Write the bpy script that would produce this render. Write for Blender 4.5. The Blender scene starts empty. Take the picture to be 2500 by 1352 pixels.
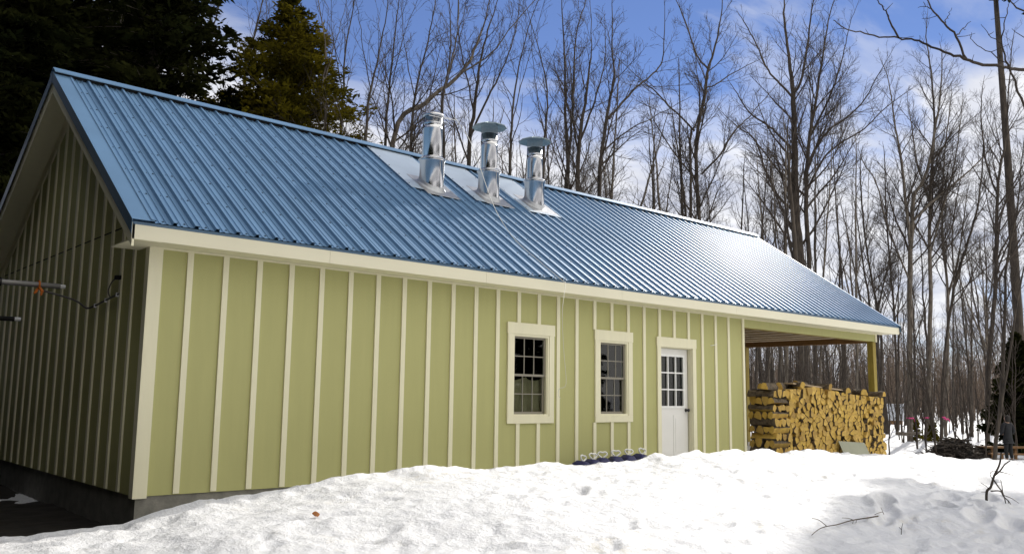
import bpy, math, random
import numpy as np
from mathutils import Vector, Matrix

SC = bpy.context.scene
COL = SC.collection
R_ = math.radians

# ------------------------------------------------------------------ camera
FPX = 2110.59                       # focal length in pixels of the 2500 px wide frame
CAM = np.array([-3.17461122, -9.40028786, 1.06947646])
AX = np.array([0.74677309, -0.66494563, 0.01331429])
AU = np.array([-0.10050495, -0.09303854, 0.99057689])
AF = np.array([0.65744103, 0.74107432, 0.13630901])
cd = bpy.data.cameras.new('camera')
cam = bpy.data.objects.new('camera', cd)
COL.objects.link(cam)
cd.sensor_fit = 'HORIZONTAL'
cd.sensor_width = 36.0
cd.lens = FPX / 2500 * 36
cd.clip_start = 0.05
cd.clip_end = 3000
cam.matrix_world = Matrix(((AX[0], AU[0], -AF[0], CAM[0]), (AX[1], AU[1], -AF[1], CAM[1]),
                           (AX[2], AU[2], -AF[2], CAM[2]), (0, 0, 0, 1)))
SC.camera = cam

# ------------------------------------------------------------------ light
SUN_AZ, SUN_EL = R_(71.5), R_(33)   # azimuth measured from +Y towards +X
SUN_DIR = Vector((math.sin(SUN_AZ) * math.cos(SUN_EL), math.cos(SUN_AZ) * math.cos(SUN_EL), math.sin(SUN_EL)))
sl = bpy.data.lights.new('sun', 'SUN')
sl.energy = 2.0
sl.angle = R_(0.5)
sl.color = (1.0, 0.955, 0.88)
so = bpy.data.objects.new('sun', sl)
COL.objects.link(so)
so.rotation_euler = SUN_DIR.to_track_quat('Z', 'Y').to_euler()

SC.view_settings.view_transform = 'Standard'
SC.view_settings.look = 'None'
SC.view_settings.gamma = 1.0
SC.view_settings.exposure = 0.93
SC.view_settings.use_curve_mapping = False


class NT:
    """tiny node-tree helper"""
    def __init__(s, tree):
        s.t = tree
    def n(s, kind, **kw):
        nd = s.t.nodes.new(kind)
        for k, v in kw.items():
            if k.startswith('i_'):
                key = k[2:]
                key = int(key) if key.isdigit() else key.replace('_', ' ')
                nd.inputs[key].default_value = v
            else:
                setattr(nd, k, v)
        return nd
    def l(s, a, b):
        s.t.links.new(a, b)
    def math(s, op, a, b=None, clamp=False):
        nd = s.n('ShaderNodeMath', operation=op, use_clamp=clamp)
        for i, v in enumerate((a, b)):
            if v is None:
                continue
            if isinstance(v, (int, float)):
                nd.inputs[i].default_value = v
            else:
                s.l(v, nd.inputs[i])
        return nd.outputs[0]
    def ramp(s, fac, stops, interp='LINEAR'):
        nd = s.n('ShaderNodeValToRGB')
        nd.color_ramp.interpolation = interp
        e = nd.color_ramp.elements
        while len(e) < len(stops):
            e.new(0.5)
        for el, (p, c) in zip(e, stops):
            el.position = p
            el.color = (c[0], c[1], c[2], 1) if not isinstance(c, (int, float)) else (c, c, c, 1)
        s.l(fac, nd.inputs[0])
        return nd.outputs[0]
    def mix(s, fac, a, b, blend='MIX'):
        nd = s.n('ShaderNodeMix', data_type='RGBA', blend_type=blend)
        for i, v in ((0, fac), (6, a), (7, b)):
            if isinstance(v, (int, float)):
                nd.inputs[i].default_value = v
            elif isinstance(v, tuple):
                nd.inputs[i].default_value = (v[0], v[1], v[2], 1)
            else:
                s.l(v, nd.inputs[i])
        return nd.outputs[2]


SKY_STRENGTH = 0.10
w = bpy.data.worlds.new('World')
SC.world = w
w.use_nodes = True
w.node_tree.nodes.clear()
nt = NT(w.node_tree)
sky = nt.n('ShaderNodeTexSky', sky_type='NISHITA', sun_disc=False, sun_elevation=SUN_EL, sun_rotation=SUN_AZ,
           altitude=100, air_density=1.0, dust_density=0.0, ozone_density=2.5)
tc = nt.n('ShaderNodeTexCoord')
sep = nt.n('ShaderNodeSeparateXYZ')
nt.l(tc.outputs['Generated'], sep.inputs[0])
zc = nt.math('MAXIMUM', sep.outputs[2], 0.03)
den = nt.math('ADD', zc, 0.10)
cmb = nt.n('ShaderNodeCombineXYZ')
nt.l(nt.math('DIVIDE', sep.outputs[0], den), cmb.inputs[0])
nt.l(nt.math('DIVIDE', sep.outputs[1], den), cmb.inputs[1])
nz = nt.n('ShaderNodeTexNoise', i_Scale=0.9, i_Detail=8.0, i_Roughness=0.58, i_Distortion=0.35)
mp = nt.n('ShaderNodeMapping')
mp.inputs['Location'].default_value = (3.1, 1.7, 0)
mp.inputs['Rotation'].default_value = (0, 0, R_(35))
mp.inputs['Scale'].default_value = (0.75, 1.5, 1)
nt.l(cmb.outputs[0], mp.inputs[0])
nt.l(mp.outputs[0], nz.inputs['Vector'])
# more cloud low over the trees on the sunny side, clearer overhead
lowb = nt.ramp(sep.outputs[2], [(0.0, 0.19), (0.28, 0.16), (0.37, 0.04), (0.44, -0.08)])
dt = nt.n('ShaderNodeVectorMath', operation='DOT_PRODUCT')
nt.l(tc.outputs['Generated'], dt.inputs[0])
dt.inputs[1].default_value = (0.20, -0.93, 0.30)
fill_bank = nt.ramp(dt.outputs['Value'], [(0.12, 0.0), (0.45, 0.36), (1.0, 0.38)])
cl = nt.math('ADD', nt.math('ADD', nz.outputs[0], lowb), fill_bank)
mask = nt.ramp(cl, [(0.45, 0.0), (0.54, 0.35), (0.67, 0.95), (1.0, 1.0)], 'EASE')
nz2 = nt.n('ShaderNodeTexNoise', i_Scale=2.2, i_Detail=5.0, i_Roughness=0.55)
nt.l(mp.outputs[0], nz2.inputs['Vector'])
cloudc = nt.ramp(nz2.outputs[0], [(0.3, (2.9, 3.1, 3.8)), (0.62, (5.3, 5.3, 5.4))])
blue = nt.mix(1.0, sky.outputs[0], (0.42, 0.42, 0.54), 'MULTIPLY')
bg = nt.n('ShaderNodeBackground', i_Strength=SKY_STRENGTH)
# the bank is unseen cloud added behind the camera to fill-light the front wall
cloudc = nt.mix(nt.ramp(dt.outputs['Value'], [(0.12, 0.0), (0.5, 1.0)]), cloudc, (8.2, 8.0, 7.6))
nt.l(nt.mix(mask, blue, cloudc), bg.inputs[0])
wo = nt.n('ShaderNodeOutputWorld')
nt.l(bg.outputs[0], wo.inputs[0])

random.seed(11)
RNG = np.random.default_rng(11)


def at(px, py, depth):
    """point of the world seen at pixel (px, py) of the 2500 px photograph, depth metres along the view axis"""
    return CAM + depth * (AF + AX * (px - 1250) / FPX - AU * (py - 676) / FPX)


# ------------------------------------------------------------------ materials
MATS = {}


def mat(name, color, rough=0.7, metal=0.0, spec=0.5, var=0.0, vscale=6.0, bump=0.0, bscale=60.0, stretch=(1, 1, 1), color2=None, detail=4.0):
    if name in MATS:
        return MATS[name]
    m = bpy.data.materials.new(name)
    m.use_nodes = True
    t = NT(m.node_tree)
    b = m.node_tree.nodes['Principled BSDF']
    b.inputs['Base Color'].default_value = (*color, 1)
    b.inputs['Roughness'].default_value = rough
    b.inputs['Metallic'].default_value = metal
    b.inputs['Specular IOR Level'].default_value = spec
    if var or color2 or bump:
        co = t.n('ShaderNodeTexCoord')
        mpn = t.n('ShaderNodeMapping')
        mpn.inputs['Scale'].default_value = stretch
        t.l(co.outputs['Object'], mpn.inputs[0])
        if var or color2:
            n1 = t.n('ShaderNodeTexNoise', i_Scale=vscale, i_Detail=detail, i_Roughness=0.6)
            t.l(mpn.outputs[0], n1.inputs['Vector'])
            c2 = color2 or tuple(c * (1 - var) for c in color)
            t.l(t.mix(t.ramp(n1.outputs[0], [(0.32, 0.0), (0.68, 1.0)]), c2, color), b.inputs['Base Color'])
        if bump:
            n2 = t.n('ShaderNodeTexNoise', i_Scale=bscale, i_Detail=5.0)
            t.l(mpn.outputs[0], n2.inputs['Vector'])
            bp = t.n('ShaderNodeBump', i_Strength=bump, i_Distance=0.01)
            t.l(n2.outputs[0], bp.inputs['Height'])
            t.l(bp.outputs[0], b.inputs['Normal'])
    MATS[name] = m
    return m


def glass_mat(name, rough=0.02, tint=(0.75, 0.8, 0.78)):
    m = bpy.data.materials.new(name)
    m.use_nodes = True
    t = NT(m.node_tree)
    m.node_tree.nodes.clear()
    out = t.n('ShaderNodeOutputMaterial')
    tr = t.n('ShaderNodeBsdfTransparent')
    tr.inputs[0].default_value = (*tint, 1)
    gl = t.n('ShaderNodeBsdfGlossy', i_Roughness=rough)
    gl.inputs[0].default_value = (0.8, 0.8, 0.8, 1)
    fr = t.n('ShaderNodeFresnel', i_IOR=1.5)
    mx = t.n('ShaderNodeMixShader')
    ge = t.n('ShaderNodeNewGeometry')
    # the far face of the pane adds no second mirror
    t.l(t.math('MULTIPLY', fr.outputs[0], t.math('SUBTRACT', 1.0, ge.outputs['Backfacing'])), mx.inputs[0])
    t.l(tr.outputs[0], mx.inputs[1])
    t.l(gl.outputs[0], mx.inputs[2])
    t.l(mx.outputs[0], out.inputs[0])
    return m


def leaf_mat(name, c1, c2, scale=1.2):
    m = bpy.data.materials.new(name)
    m.use_nodes = True
    t = NT(m.node_tree)
    m.node_tree.nodes.clear()
    out = t.n('ShaderNodeOutputMaterial')
    co = t.n('ShaderNodeTexCoord')
    n1 = t.n('ShaderNodeTexNoise', i_Scale=scale, i_Detail=5.0, i_Roughness=0.65)
    t.l(co.outputs['Object'], n1.inputs['Vector'])
    c = t.mix(t.ramp(n1.outputs[0], [(0.35, 0.0), (0.65, 1.0)]), c1, c2)
    d = t.n('ShaderNodeBsdfDiffuse')
    tl = t.n('ShaderNodeBsdfTranslucent')
    t.l(c, d.inputs[0])
    t.l(c, tl.inputs[0])
    mx = t.n('ShaderNodeMixShader', i_0=0.35)
    t.l(d.outputs[0], mx.inputs[1])
    t.l(tl.outputs[0], mx.inputs[2])
    t.l(mx.outputs[0], out.inputs[0])
    return m


M_GREEN = mat('sage_siding', (0.45, 0.44, 0.185), 0.75, var=0.05, vscale=1.6, bump=0.12, bscale=55, stretch=(6, 6, 0.6))
M_CREAM = mat('cream_trim', (0.80, 0.76, 0.55), 0.6, var=0.05, vscale=4, bump=0.05, bscale=70, stretch=(3, 3, 0.5))
M_FASCIA = mat('cream_fascia', (0.76, 0.72, 0.55), 0.55, var=0.04, vscale=2, bump=0.04, bscale=70, stretch=(0.4, 3, 3))
M_CONC = mat('concrete', (0.24, 0.23, 0.20), 0.9, var=0.4, vscale=7, bump=0.3, bscale=50)
M_ROOF = mat('blue_steel', (0.135, 0.25, 0.405), 0.45, metal=0.15, spec=0.30, var=0.14, vscale=0.9, bump=0.03, bscale=7)
M_ROOFD = mat('blue_steel_edge', (0.055, 0.115, 0.185), 0.4, metal=0.2, spec=0.5)
M_FLASH = mat('pale_blue_sheet', (0.40, 0.48, 0.57), 0.38, metal=0.2, var=0.1, vscale=3)
M_SCREW = mat('screw_grey', (0.03, 0.05, 0.07), 0.5, metal=0.5)
M_STEEL = mat('stainless', (0.60, 0.60, 0.61), 0.16, metal=1.0, bump=0.022, bscale=14, stretch=(7, 7, 0.12))
M_ZINC = mat('dull_flashing', (0.42, 0.43, 0.45), 0.42, metal=0.8, var=0.25, vscale=9)
M_GALV = mat('galvanised', (0.38, 0.46, 0.47), 0.42, metal=0.7, var=0.3, vscale=18)
M_WIRE = mat('wire_mesh', (0.55, 0.56, 0.57), 0.35, metal=1.0)
M_WHITE = mat('white_paint', (0.78, 0.77, 0.74), 0.45, var=0.04, vscale=3)
M_VINYL = mat('vinyl_sash', (0.24, 0.22, 0.175), 0.5)
M_KNOB = mat('black_knob', (0.012, 0.011, 0.010), 0.3)
M_GAP = mat('black_seal', (0.008, 0.008, 0.008), 0.9)
M_POST = mat('treated_pine', (0.36, 0.27, 0.045), 0.75, var=0.35, vscale=5, bump=0.2, bscale=40, stretch=(5, 5, 0.5))
M_BEAM = mat('brown_lumber', (0.23, 0.12, 0.045), 0.8, var=0.3, vscale=4, stretch=(4, 0.5, 4))
M_JOIST = mat('raw_lumber', (0.50, 0.38, 0.24), 0.8, var=0.25, vscale=4, stretch=(4, 0.5, 4))
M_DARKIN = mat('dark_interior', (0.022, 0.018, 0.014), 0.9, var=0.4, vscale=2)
M_CURT = mat('tan_curtain', (0.42, 0.33, 0.20), 0.9, var=0.2, vscale=3)
M_GLASS = glass_mat('window_glass')
M_GLASS2 = glass_mat('rippled_glass', 0.12, (0.5, 0.55, 0.55))
M_GREYPIPE = mat('grey_tube', (0.26, 0.25, 0.24), 0.45, metal=0.4, var=0.2, vscale=6)
M_CAPW = mat('white_cap', (0.75, 0.75, 0.76), 0.5)
M_ORANGE = mat('orange_webbing', (0.62, 0.16, 0.015), 0.7)
M_RED = mat('red_steel', (0.20, 0.03, 0.015), 0.6, var=0.3)
M_CABLE = mat('grey_cable', (0.09, 0.085, 0.08), 0.6)
M_CORD = mat('white_cord', (0.66, 0.65, 0.60), 0.6)
M_BLUEP = mat('navy_plastic', (0.014, 0.016, 0.10), 0.5, var=0.2, vscale=6)
M_LOOP = mat('white_plastic', (0.82, 0.82, 0.80), 0.4)
M_BOARD = mat('grey_green_board', (0.30, 0.31, 0.23), 0.7, var=0.12, vscale=3)
M_BARK = mat('bark', (0.088, 0.070, 0.053), 0.95, color2=(0.024, 0.019, 0.015), vscale=3.5, bump=0.7, bscale=22, stretch=(3, 3, 0.5))
M_BARKL = mat('pale_bark', (0.20, 0.17, 0.135), 0.95, color2=(0.055, 0.043, 0.033), vscale=4, bump=0.6, bscale=24, stretch=(3, 3, 0.6))
M_FARW = mat('far_twigs', (0.17, 0.125, 0.09), 0.95, var=0.4, vscale=0.3)  # paler than the near twigs: sunlight put into the colour
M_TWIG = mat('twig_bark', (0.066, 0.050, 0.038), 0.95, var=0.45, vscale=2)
M_LOGBARK = mat('log_bark', (0.17, 0.13, 0.085), 0.95, color2=(0.035, 0.026, 0.018), vscale=14, bump=0.9, bscale=45)
M_SOIL_SHADE = mat('soil_shade', (0.022, 0.017, 0.011), 0.95, color2=(0.008, 0.006, 0.004), vscale=5, bump=0.8, bscale=16)  # near-black earth; on the ground beside the gable it stands in for shade
M_CEDAR = leaf_mat('cedar_leaf', (0.026, 0.026, 0.004), (0.135, 0.11, 0.010), 0.9)
M_SPRUCE = leaf_mat('spruce_needle', (0.008, 0.011, 0.004), (0.026, 0.028, 0.008), 0.8)
M_COAT = mat('dark_coat', (0.014, 0.015, 0.018), 0.9, var=0.3)
M_TROUS = mat('black_trousers', (0.010, 0.010, 0.011), 0.9)
M_SKIN = mat('skin', (0.42, 0.26, 0.18), 0.6)
M_HAIR = mat('dark_hair', (0.012, 0.009, 0.007), 0.8)
M_PINK = mat('pink_tape', (0.75, 0.06, 0.26), 0.5)
M_LEAF = mat('orange_leaf', (0.42, 0.15, 0.03), 0.7, var=0.4, vscale=40)
M_SHEDW = mat('pale_shed_wall', (0.50, 0.53, 0.58), 0.7, var=0.1, vscale=2)
M_SHEDR = mat('shed_roof', (0.36, 0.38, 0.42), 0.6)


def wood_end(name):
    m = bpy.data.materials.new(name)
    m.use_nodes = True
    t = NT(m.node_tree)
    b = m.node_tree.nodes['Principled BSDF']
    b.inputs['Roughness'].default_value = 0.85
    oi = t.n('ShaderNodeObjectInfo')
    co = t.n('ShaderNodeTexCoord')
    n1 = t.n('ShaderNodeTexNoise', i_Scale=11.0, i_Detail=6.0, i_Roughness=0.65)
    t.l(co.outputs['Object'], n1.inputs['Vector'])
    base = t.ramp(oi.outputs['Random'], [(0.0, (0.32, 0.20, 0.050)), (0.25, (0.60, 0.40, 0.070)), (0.5, (0.44, 0.29, 0.070)), (0.75, (0.68, 0.46, 0.110)), (1.0, (0.50, 0.31, 0.040))])
    t.l(t.mix(t.ramp(n1.outputs[0], [(0.30, 0.0), (0.62, 1.0)]), (0.34, 0.21, 0.055), base), b.inputs['Base Color'])
    bp = t.n('ShaderNodeBump', i_Strength=0.5, i_Distance=0.01)
    n2 = t.n('ShaderNodeTexNoise', i_Scale=60.0, i_Detail=3.0)
    t.l(co.outputs['Object'], n2.inputs['Vector'])
    t.l(n2.outputs[0], bp.inputs['Height'])
    t.l(bp.outputs[0], b.inputs['Normal'])
    return m


M_WOOD = wood_end('split_wood')


def snow_mat():
    m = bpy.data.materials.new('snow')
    m.use_nodes = True
    t = NT(m.node_tree)
    b = m.node_tree.nodes['Principled BSDF']
    b.inputs['Roughness'].default_value = 0.6
    b.inputs['Specular IOR Level'].default_value = 0.25
    co = t.n('ShaderNodeTexCoord')
    n0 = t.n('ShaderNodeTexNoise', i_Scale=0.55, i_Detail=6.0, i_Roughness=0.62)
    t.l(co.outputs['Object'], n0.inputs['Vector'])
    n3 = t.n('ShaderNodeTexNoise', i_Scale=7.0, i_Detail=6.0, i_Roughness=0.7)
    t.l(co.outputs['Object'], n3.inputs['Vector'])
    dirt = t.math('MULTIPLY', t.ramp(n0.outputs[0], [(0.50, 0.0), (0.72, 1.0)]), t.ramp(n3.outputs[0], [(0.52, 0.0), (0.70, 1.0)]))
    col = t.mix(t.ramp(n3.outputs[0], [(0.3, 0.0), (0.7, 1.0)]), (0.74, 0.745, 0.77), (0.82, 0.82, 0.825))
    t.l(t.mix(dirt, col, (0.60, 0.55, 0.45)), b.inputs['Base Color'])
    n1 = t.n('ShaderNodeTexNoise', i_Scale=34.0, i_Detail=6.0, i_Roughness=0.75)
    t.l(co.outputs['Object'], n1.inputs['Vector'])
    n2 = t.n('ShaderNodeTexNoise', i_Scale=9.0, i_Detail=4.0, i_Roughness=0.6)
    t.l(co.outputs['Object'], n2.inputs['Vector'])
    h = t.math('ADD', t.math('MULTIPLY', n1.outputs[0], 0.35), n2.outputs[0])
    bp = t.n('ShaderNodeBump', i_Strength=0.6, i_Distance=0.05)
    t.l(h, bp.inputs['Height'])
    t.l(bp.outputs[0], b.inputs['Normal'])
    return m


M_SNOW = snow_mat()


# ------------------------------------------------------------------ mesh helpers
class MB:
    def __init__(s):
        s.v, s.f, s.m = [], [], []
    def add(s, verts, faces, m=0):
        o = len(s.v)
        s.v += [tuple(map(float, q)) for q in verts]
        s.f += [tuple(i + o for i in f) for f in faces]
        s.m += [m] * len(faces)
        return s
    def box(s, x0, y0, z0, x1, y1, z1, m=0):
        x0, x1 = sorted((x0, x1)); y0, y1 = sorted((y0, y1)); z0, z1 = sorted((z0, z1))
        v = [(x, y, z) for z in (z0, z1) for y in (y0, y1) for x in (x0, x1)]
        return s.add(v, [(0, 2, 3, 1), (4, 5, 7, 6), (0, 1, 5, 4), (2, 6, 7, 3), (0, 4, 6, 2), (1, 3, 7, 5)], m)
    def prism(s, poly, vec, m=0, mcap=None):
        """poly: list of 3D points, swept along vec"""
        n = len(poly)
        v = [tuple(p) for p in poly] + [tuple(np.array(p) + np.array(vec)) for p in poly]
        s.add(v, [(i, (i + 1) % n, n + (i + 1) % n, n + i) for i in range(n)], m)
        o = len(s.v) - 2 * n
        s.f += [tuple(o + i for i in reversed(range(n))), tuple(o + n + i for i in range(n))]
        s.m += [m if mcap is None else mcap] * 2
        return s
    def tube(s, pts, r, sides=8, m=0, caps=True):
        pts = np.array(pts, float)
        n = len(pts)
        r = np.full(n, r) if np.isscalar(r) else np.array(r, float)
        tg = np.gradient(pts, axis=0)
        tg /= np.linalg.norm(tg, axis=1)[:, None] + 1e-12
        ref = np.array([0, 0, 1.0]) if abs(tg[0][2]) < 0.9 else np.array([1.0, 0, 0])
        v = []
        for i in range(n):
            a = np.cross(tg[i], ref); a /= np.linalg.norm(a) + 1e-12
            b = np.cross(tg[i], a)
            ref = np.cross(a, tg[i])
            for k in range(sides):
                th = 2 * math.pi * k / sides
                v.append(pts[i] + r[i] * (a * math.cos(th) + b * math.sin(th)))
        f = [(i * sides + k, i * sides + (k + 1) % sides, (i + 1) * sides + (k + 1) % sides, (i + 1) * sides + k)
             for i in range(n - 1) for k in range(sides)]
        if caps:
            f += [tuple(reversed(range(sides))), tuple((n - 1) * sides + k for k in range(sides))]
        return s.add(v, f, m)
    def lathe(s, prof, cx, cy, n=24, m=0, closed=False, zfun=None):
        v, f = [], []
        for (r, z) in prof:
            for k in range(n):
                th = 2 * math.pi * k / n
                x, y = cx + r * math.cos(th), cy + r * math.sin(th)
                v.append((x, y, z if zfun is None else zfun(x, y, z)))
        for i in range(len(prof) - 1):
            for k in range(n):
                f.append((i * n + k, i * n + (k + 1) % n, (i + 1) * n + (k + 1) % n, (i + 1) * n + k))
        return s.add(v, f, m)
    def build(s, name, mats, parent=None, smooth=False):
        me = bpy.data.meshes.new(name)
        me.from_pydata(s.v, [], s.f)
        mats = mats if isinstance(mats, (list, tuple)) else [mats]
        for m in mats:
            me.materials.append(m)
        if len(mats) > 1:
            me.polygons.foreach_set('material_index', s.m)
        if smooth:
            me.polygons.foreach_set('use_smooth', [True] * len(me.polygons))
        me.update()
        return link(name, me, parent)


def link(name, me, parent=None):
    o = bpy.data.objects.new(name, me)
    COL.objects.link(o)
    if parent is not None:
        o.parent = parent
        # everything is modelled in world space: undo the offset of the thing (and of the part) above it
        off = Vector((0, 0, 0))
        q = parent
        while q is not None:
            off += q.location
            q = q.parent
        o.location = -off
    return o


def np_mesh(name, verts, quads, mats, midx=None, parent=None, smooth=False):
    verts = np.ascontiguousarray(verts, dtype=np.float32)
    quads = np.ascontiguousarray(quads, dtype=np.int32)
    k = quads.shape[1]
    me = bpy.data.meshes.new(name)
    me.vertices.add(len(verts))
    me.vertices.foreach_set('co', verts.ravel())
    me.loops.add(quads.size)
    me.loops.foreach_set('vertex_index', quads.ravel())
    me.polygons.add(len(quads))
    me.polygons.foreach_set('loop_start', np.arange(0, quads.size, k, dtype=np.int32))
    me.polygons.foreach_set('loop_total', np.full(len(quads), k, dtype=np.int32))
    for m in (mats if isinstance(mats, (list, tuple)) else [mats]):
        me.materials.append(m)
    if midx is not None:
        me.polygons.foreach_set('material_index', np.asarray(midx, dtype=np.int32))
    if smooth:
        me.polygons.foreach_set('use_smooth', np.ones(len(quads), dtype=bool))
    me.update(calc_edges=True)
    me.validate()
    return link(name, me, parent)


def tag(o, label=None, cat=None, group=None, kind=None):
    for k, v in (('label', label), ('category', cat), ('group', group), ('kind', kind)):
        if v:
            o[k] = v
    return o


def thing(name, label, cat, loc, group=None):
    o = bpy.data.objects.new(name, None)
    COL.objects.link(o)
    o.location = tuple(float(q) for q in loc)
    o.empty_display_size = 0.2
    return tag(o, label, cat, group)


# ------------------------------------------------------------------ terrain
def vnoise(x, y, seed=0):
    """smooth value noise, vectorised"""
    xi, yi = np.floor(x).astype(np.int64), np.floor(y).astype(np.int64)
    fx, fy = x - xi, y - yi
    fx, fy = fx * fx * (3 - 2 * fx), fy * fy * (3 - 2 * fy)
    def h(a, b):
        q = (a * 374761393 + b * 668265263 + seed * 974711) & 0xFFFFFFFF
        q = ((q ^ (q >> 13)) * 1274126177) & 0xFFFFFFFF
        return ((q ^ (q >> 16)) & 0xFFFF) / 65535.0
    return (h(xi, yi) * (1 - fx) + h(xi + 1, yi) * fx) * (1 - fy) + (h(xi, yi + 1) * (1 - fx) + h(xi + 1, yi + 1) * fx) * fy - 0.5


CREST_X = [-30, -6, -1.55, -0.65, -0.55, -0.32, 0.04, 0.42, 0.79, 1.04, 1.4, 1.74, 2.24, 3.38, 3.77, 4.47, 4.72, 5.02, 5.98, 6.37, 6.78, 7.25, 8.28, 8.83, 9.79, 10.56, 11.4, 12.13, 13.09, 15.06, 16.46, 20.35, 40]
CREST_Z = [-.15, -.12, -.05, -.01, .02, .06, .08, .11, .16, .20, .26, .29, .29, .25, .26, .26, .23, .19, .23, .31, .27, .29, .30, .27, .23, .26, .20, .11, .08, .0, -.17, -.30, -.5]
YC = -1.7


def sm(t):
    t = np.clip(t, 0, 1)
    return t * t * (3 - 2 * t)


def ground_base(x, y):
    zc = np.interp(x, CREST_X, CREST_Z)
    front = zc + (-0.56 - zc) * sm((YC - y) / 10.0 + 0.10 * (y < YC)) ** 0.85
    near_b = -0.42 - 0.6 * sm((np.maximum(x - 16.5, 0) + np.maximum(y - 8, 0)) / 8.0)
    back = zc + (near_b - zc) * sm((y - YC) / np.where(x < 0.2, 0.5, 1.1))
    z = np.where(y < YC, front, back)
    far = sm((np.hypot(x - 6, y + 2) - 60) / 120)
    return z + far * 0.25


DENT = [(float(a), float(b), float(c), float(d), float(e)) for a, b, c, d, e in zip(
    RNG.uniform(-2, 19, 900), RNG.uniform(-7.5, -1.75, 900), RNG.uniform(.025, .085, 900), RNG.uniform(.008, .028, 900), RNG.uniform(-.6, .9, 900))]
DENT += [(6.65, -4.70, .11, .16, .4), (6.25, -4.95, .09, .08, .6), (5.9, -5.05, .09, .07, .3), (7.3, -5.1, .09, .07, .8), (10.5, -4.45, .12, .11, .2),
         (7.0, -5.6, .12, .09, .3), (7.6, -5.4, .10, .07, .5), (8.3, -5.2, .11, .08, .2), (9.0, -5.0, .10, .07, .6), (6.9, -5.95, .12, .08, .4), (9.6, -4.7, .1, .06, .3), (8.6, -4.3, .14, .06, .35), (9.3, -4.05, .15, .05, .35), (7.9, -4.9, .12, .06, .3), (3.3, -3.1, .09, .04, .4)]


def ground(x, y, detail=True):
    x = np.asarray(x, float); y = np.asarray(y, float)
    z = ground_base(x, y)
    a = np.exp(-np.maximum(np.hypot(x - 6, y + 3) - 12, 0) / 25)
    z = z + a * (0.10 * vnoise(x * 0.7, y * 0.7, 1) * np.where(y > YC - 0.6, 0.35, 1) + 0.045 * vnoise(x * 1.5, y * 2.4, 2) + 0.022 * vnoise(x * 3.6, y * 5.6, 3))
    c_ = np.exp(-((y - YC) / 0.55) ** 2) * (x > -3) * (x < 20)
    z = z + c_ * (0.07 * vnoise(x * 2.1, y * 1.2, 31) + 0.04 * vnoise(x * 5.2, y * 4, 32) + 0.018 * vnoise(x * 12, y * 10, 33))
    z = z + (1 - a) * 0.35 * vnoise(x * .12, y * .12, 9)
    if detail:
        z = z + a * (0.015 * vnoise(x * 8, y * 12, 4) + 0.013 * vnoise(x * 17, y * 22, 5))
    return z


def build_ground():
    xs = np.concatenate([-np.geomspace(1500, 4.0, 40), np.arange(-3.6, 19.0, 0.040), np.geomspace(19.1, 60, 70), np.geomspace(63, 1500, 28)])
    ys = np.concatenate([-np.geomspace(1500, 11.2, 24), np.arange(-10.8, -6.5, 0.10), np.arange(-6.5, -1.2, 0.036), np.arange(-1.1, 10, 0.22), np.geomspace(10.3, 60, 50), np.geomspace(64, 1500, 26)])
    X, Y = np.meshgrid(xs, ys)
    Z = ground(X, Y)
    for (dx, dy, r, dep, an) in DENT:
        i0, i1 = np.searchsorted(xs, (dx - 6 * r, dx + 6 * r))
        j0, j1 = np.searchsorted(ys, (dy - 6 * r, dy + 6 * r))
        sx, sy = X[j0:j1, i0:i1] - dx, Y[j0:j1, i0:i1] - dy
        u = sx * math.cos(an) + sy * math.sin(an)
        v = -sx * math.sin(an) + sy * math.cos(an)
        q = (u / (2.6 * r)) ** 2 + (v / r) ** 2
        Z[j0:j1, i0:i1] += -dep * np.exp(-q ** 1.5) + dep * 0.35 * np.exp(-(np.sqrt(q) - 1.35) ** 2 / 0.1)
    nx, ny = len(xs), len(ys)
    I = np.arange(nx * ny).reshape(ny, nx)
    q = np.stack([I[:-1, :-1], I[:-1, 1:], I[1:, 1:], I[1:, :-1]], -1).reshape(-1, 4)
    o = np_mesh('snow_ground', np.stack([X, Y, Z], -1).reshape(-1, 3), q, M_SNOW, smooth=True)
    tag(o, kind='structure')
    # near-black ground sheet, standing in for the deep shade beside the gable
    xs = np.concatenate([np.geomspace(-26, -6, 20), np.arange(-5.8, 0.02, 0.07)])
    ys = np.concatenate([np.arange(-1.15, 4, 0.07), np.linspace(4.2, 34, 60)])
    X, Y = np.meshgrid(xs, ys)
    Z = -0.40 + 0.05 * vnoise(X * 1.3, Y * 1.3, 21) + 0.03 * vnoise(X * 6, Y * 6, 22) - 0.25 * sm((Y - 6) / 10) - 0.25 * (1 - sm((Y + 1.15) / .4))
    nx, ny = len(xs), len(ys)
    I = np.arange(nx * ny).reshape(ny, nx)
    q = np.stack([I[:-1, :-1], I[:-1, 1:], I[1:, 1:], I[1:, :-1]], -1).reshape(-1, 4)
    tag(np_mesh('shade_ground', np.stack([X, Y, Z], -1).reshape(-1, 3), q, M_SOIL_SHADE, smooth=True), kind='structure')


build_ground()


def gz(x, y):
    return float(ground(np.array([x]), np.array([y]), False)[0])


# ------------------------------------------------------------------ the building
S = 0.4064
L1, L2 = 11.08, 16.48               # end of the closed room, end of the open bay
WD = 7.3                            # depth of the building
H = 2.585
RY, RZ = 3.36, 5.385                # ridge
EY, EZ = -0.403, 2.785              # front eave
XL, XR = -0.345, 16.86              # roof ends
SLF = (RZ - EZ) / (RY - EY)
SLB = 0.56
BY = WD + 0.4
BZ = RZ - SLB * (BY - RY)


def rz(y):                          # top of the roof
    return RZ - SLF * (RY - y) if y <= RY else RZ - SLB * (y - RY)


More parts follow.
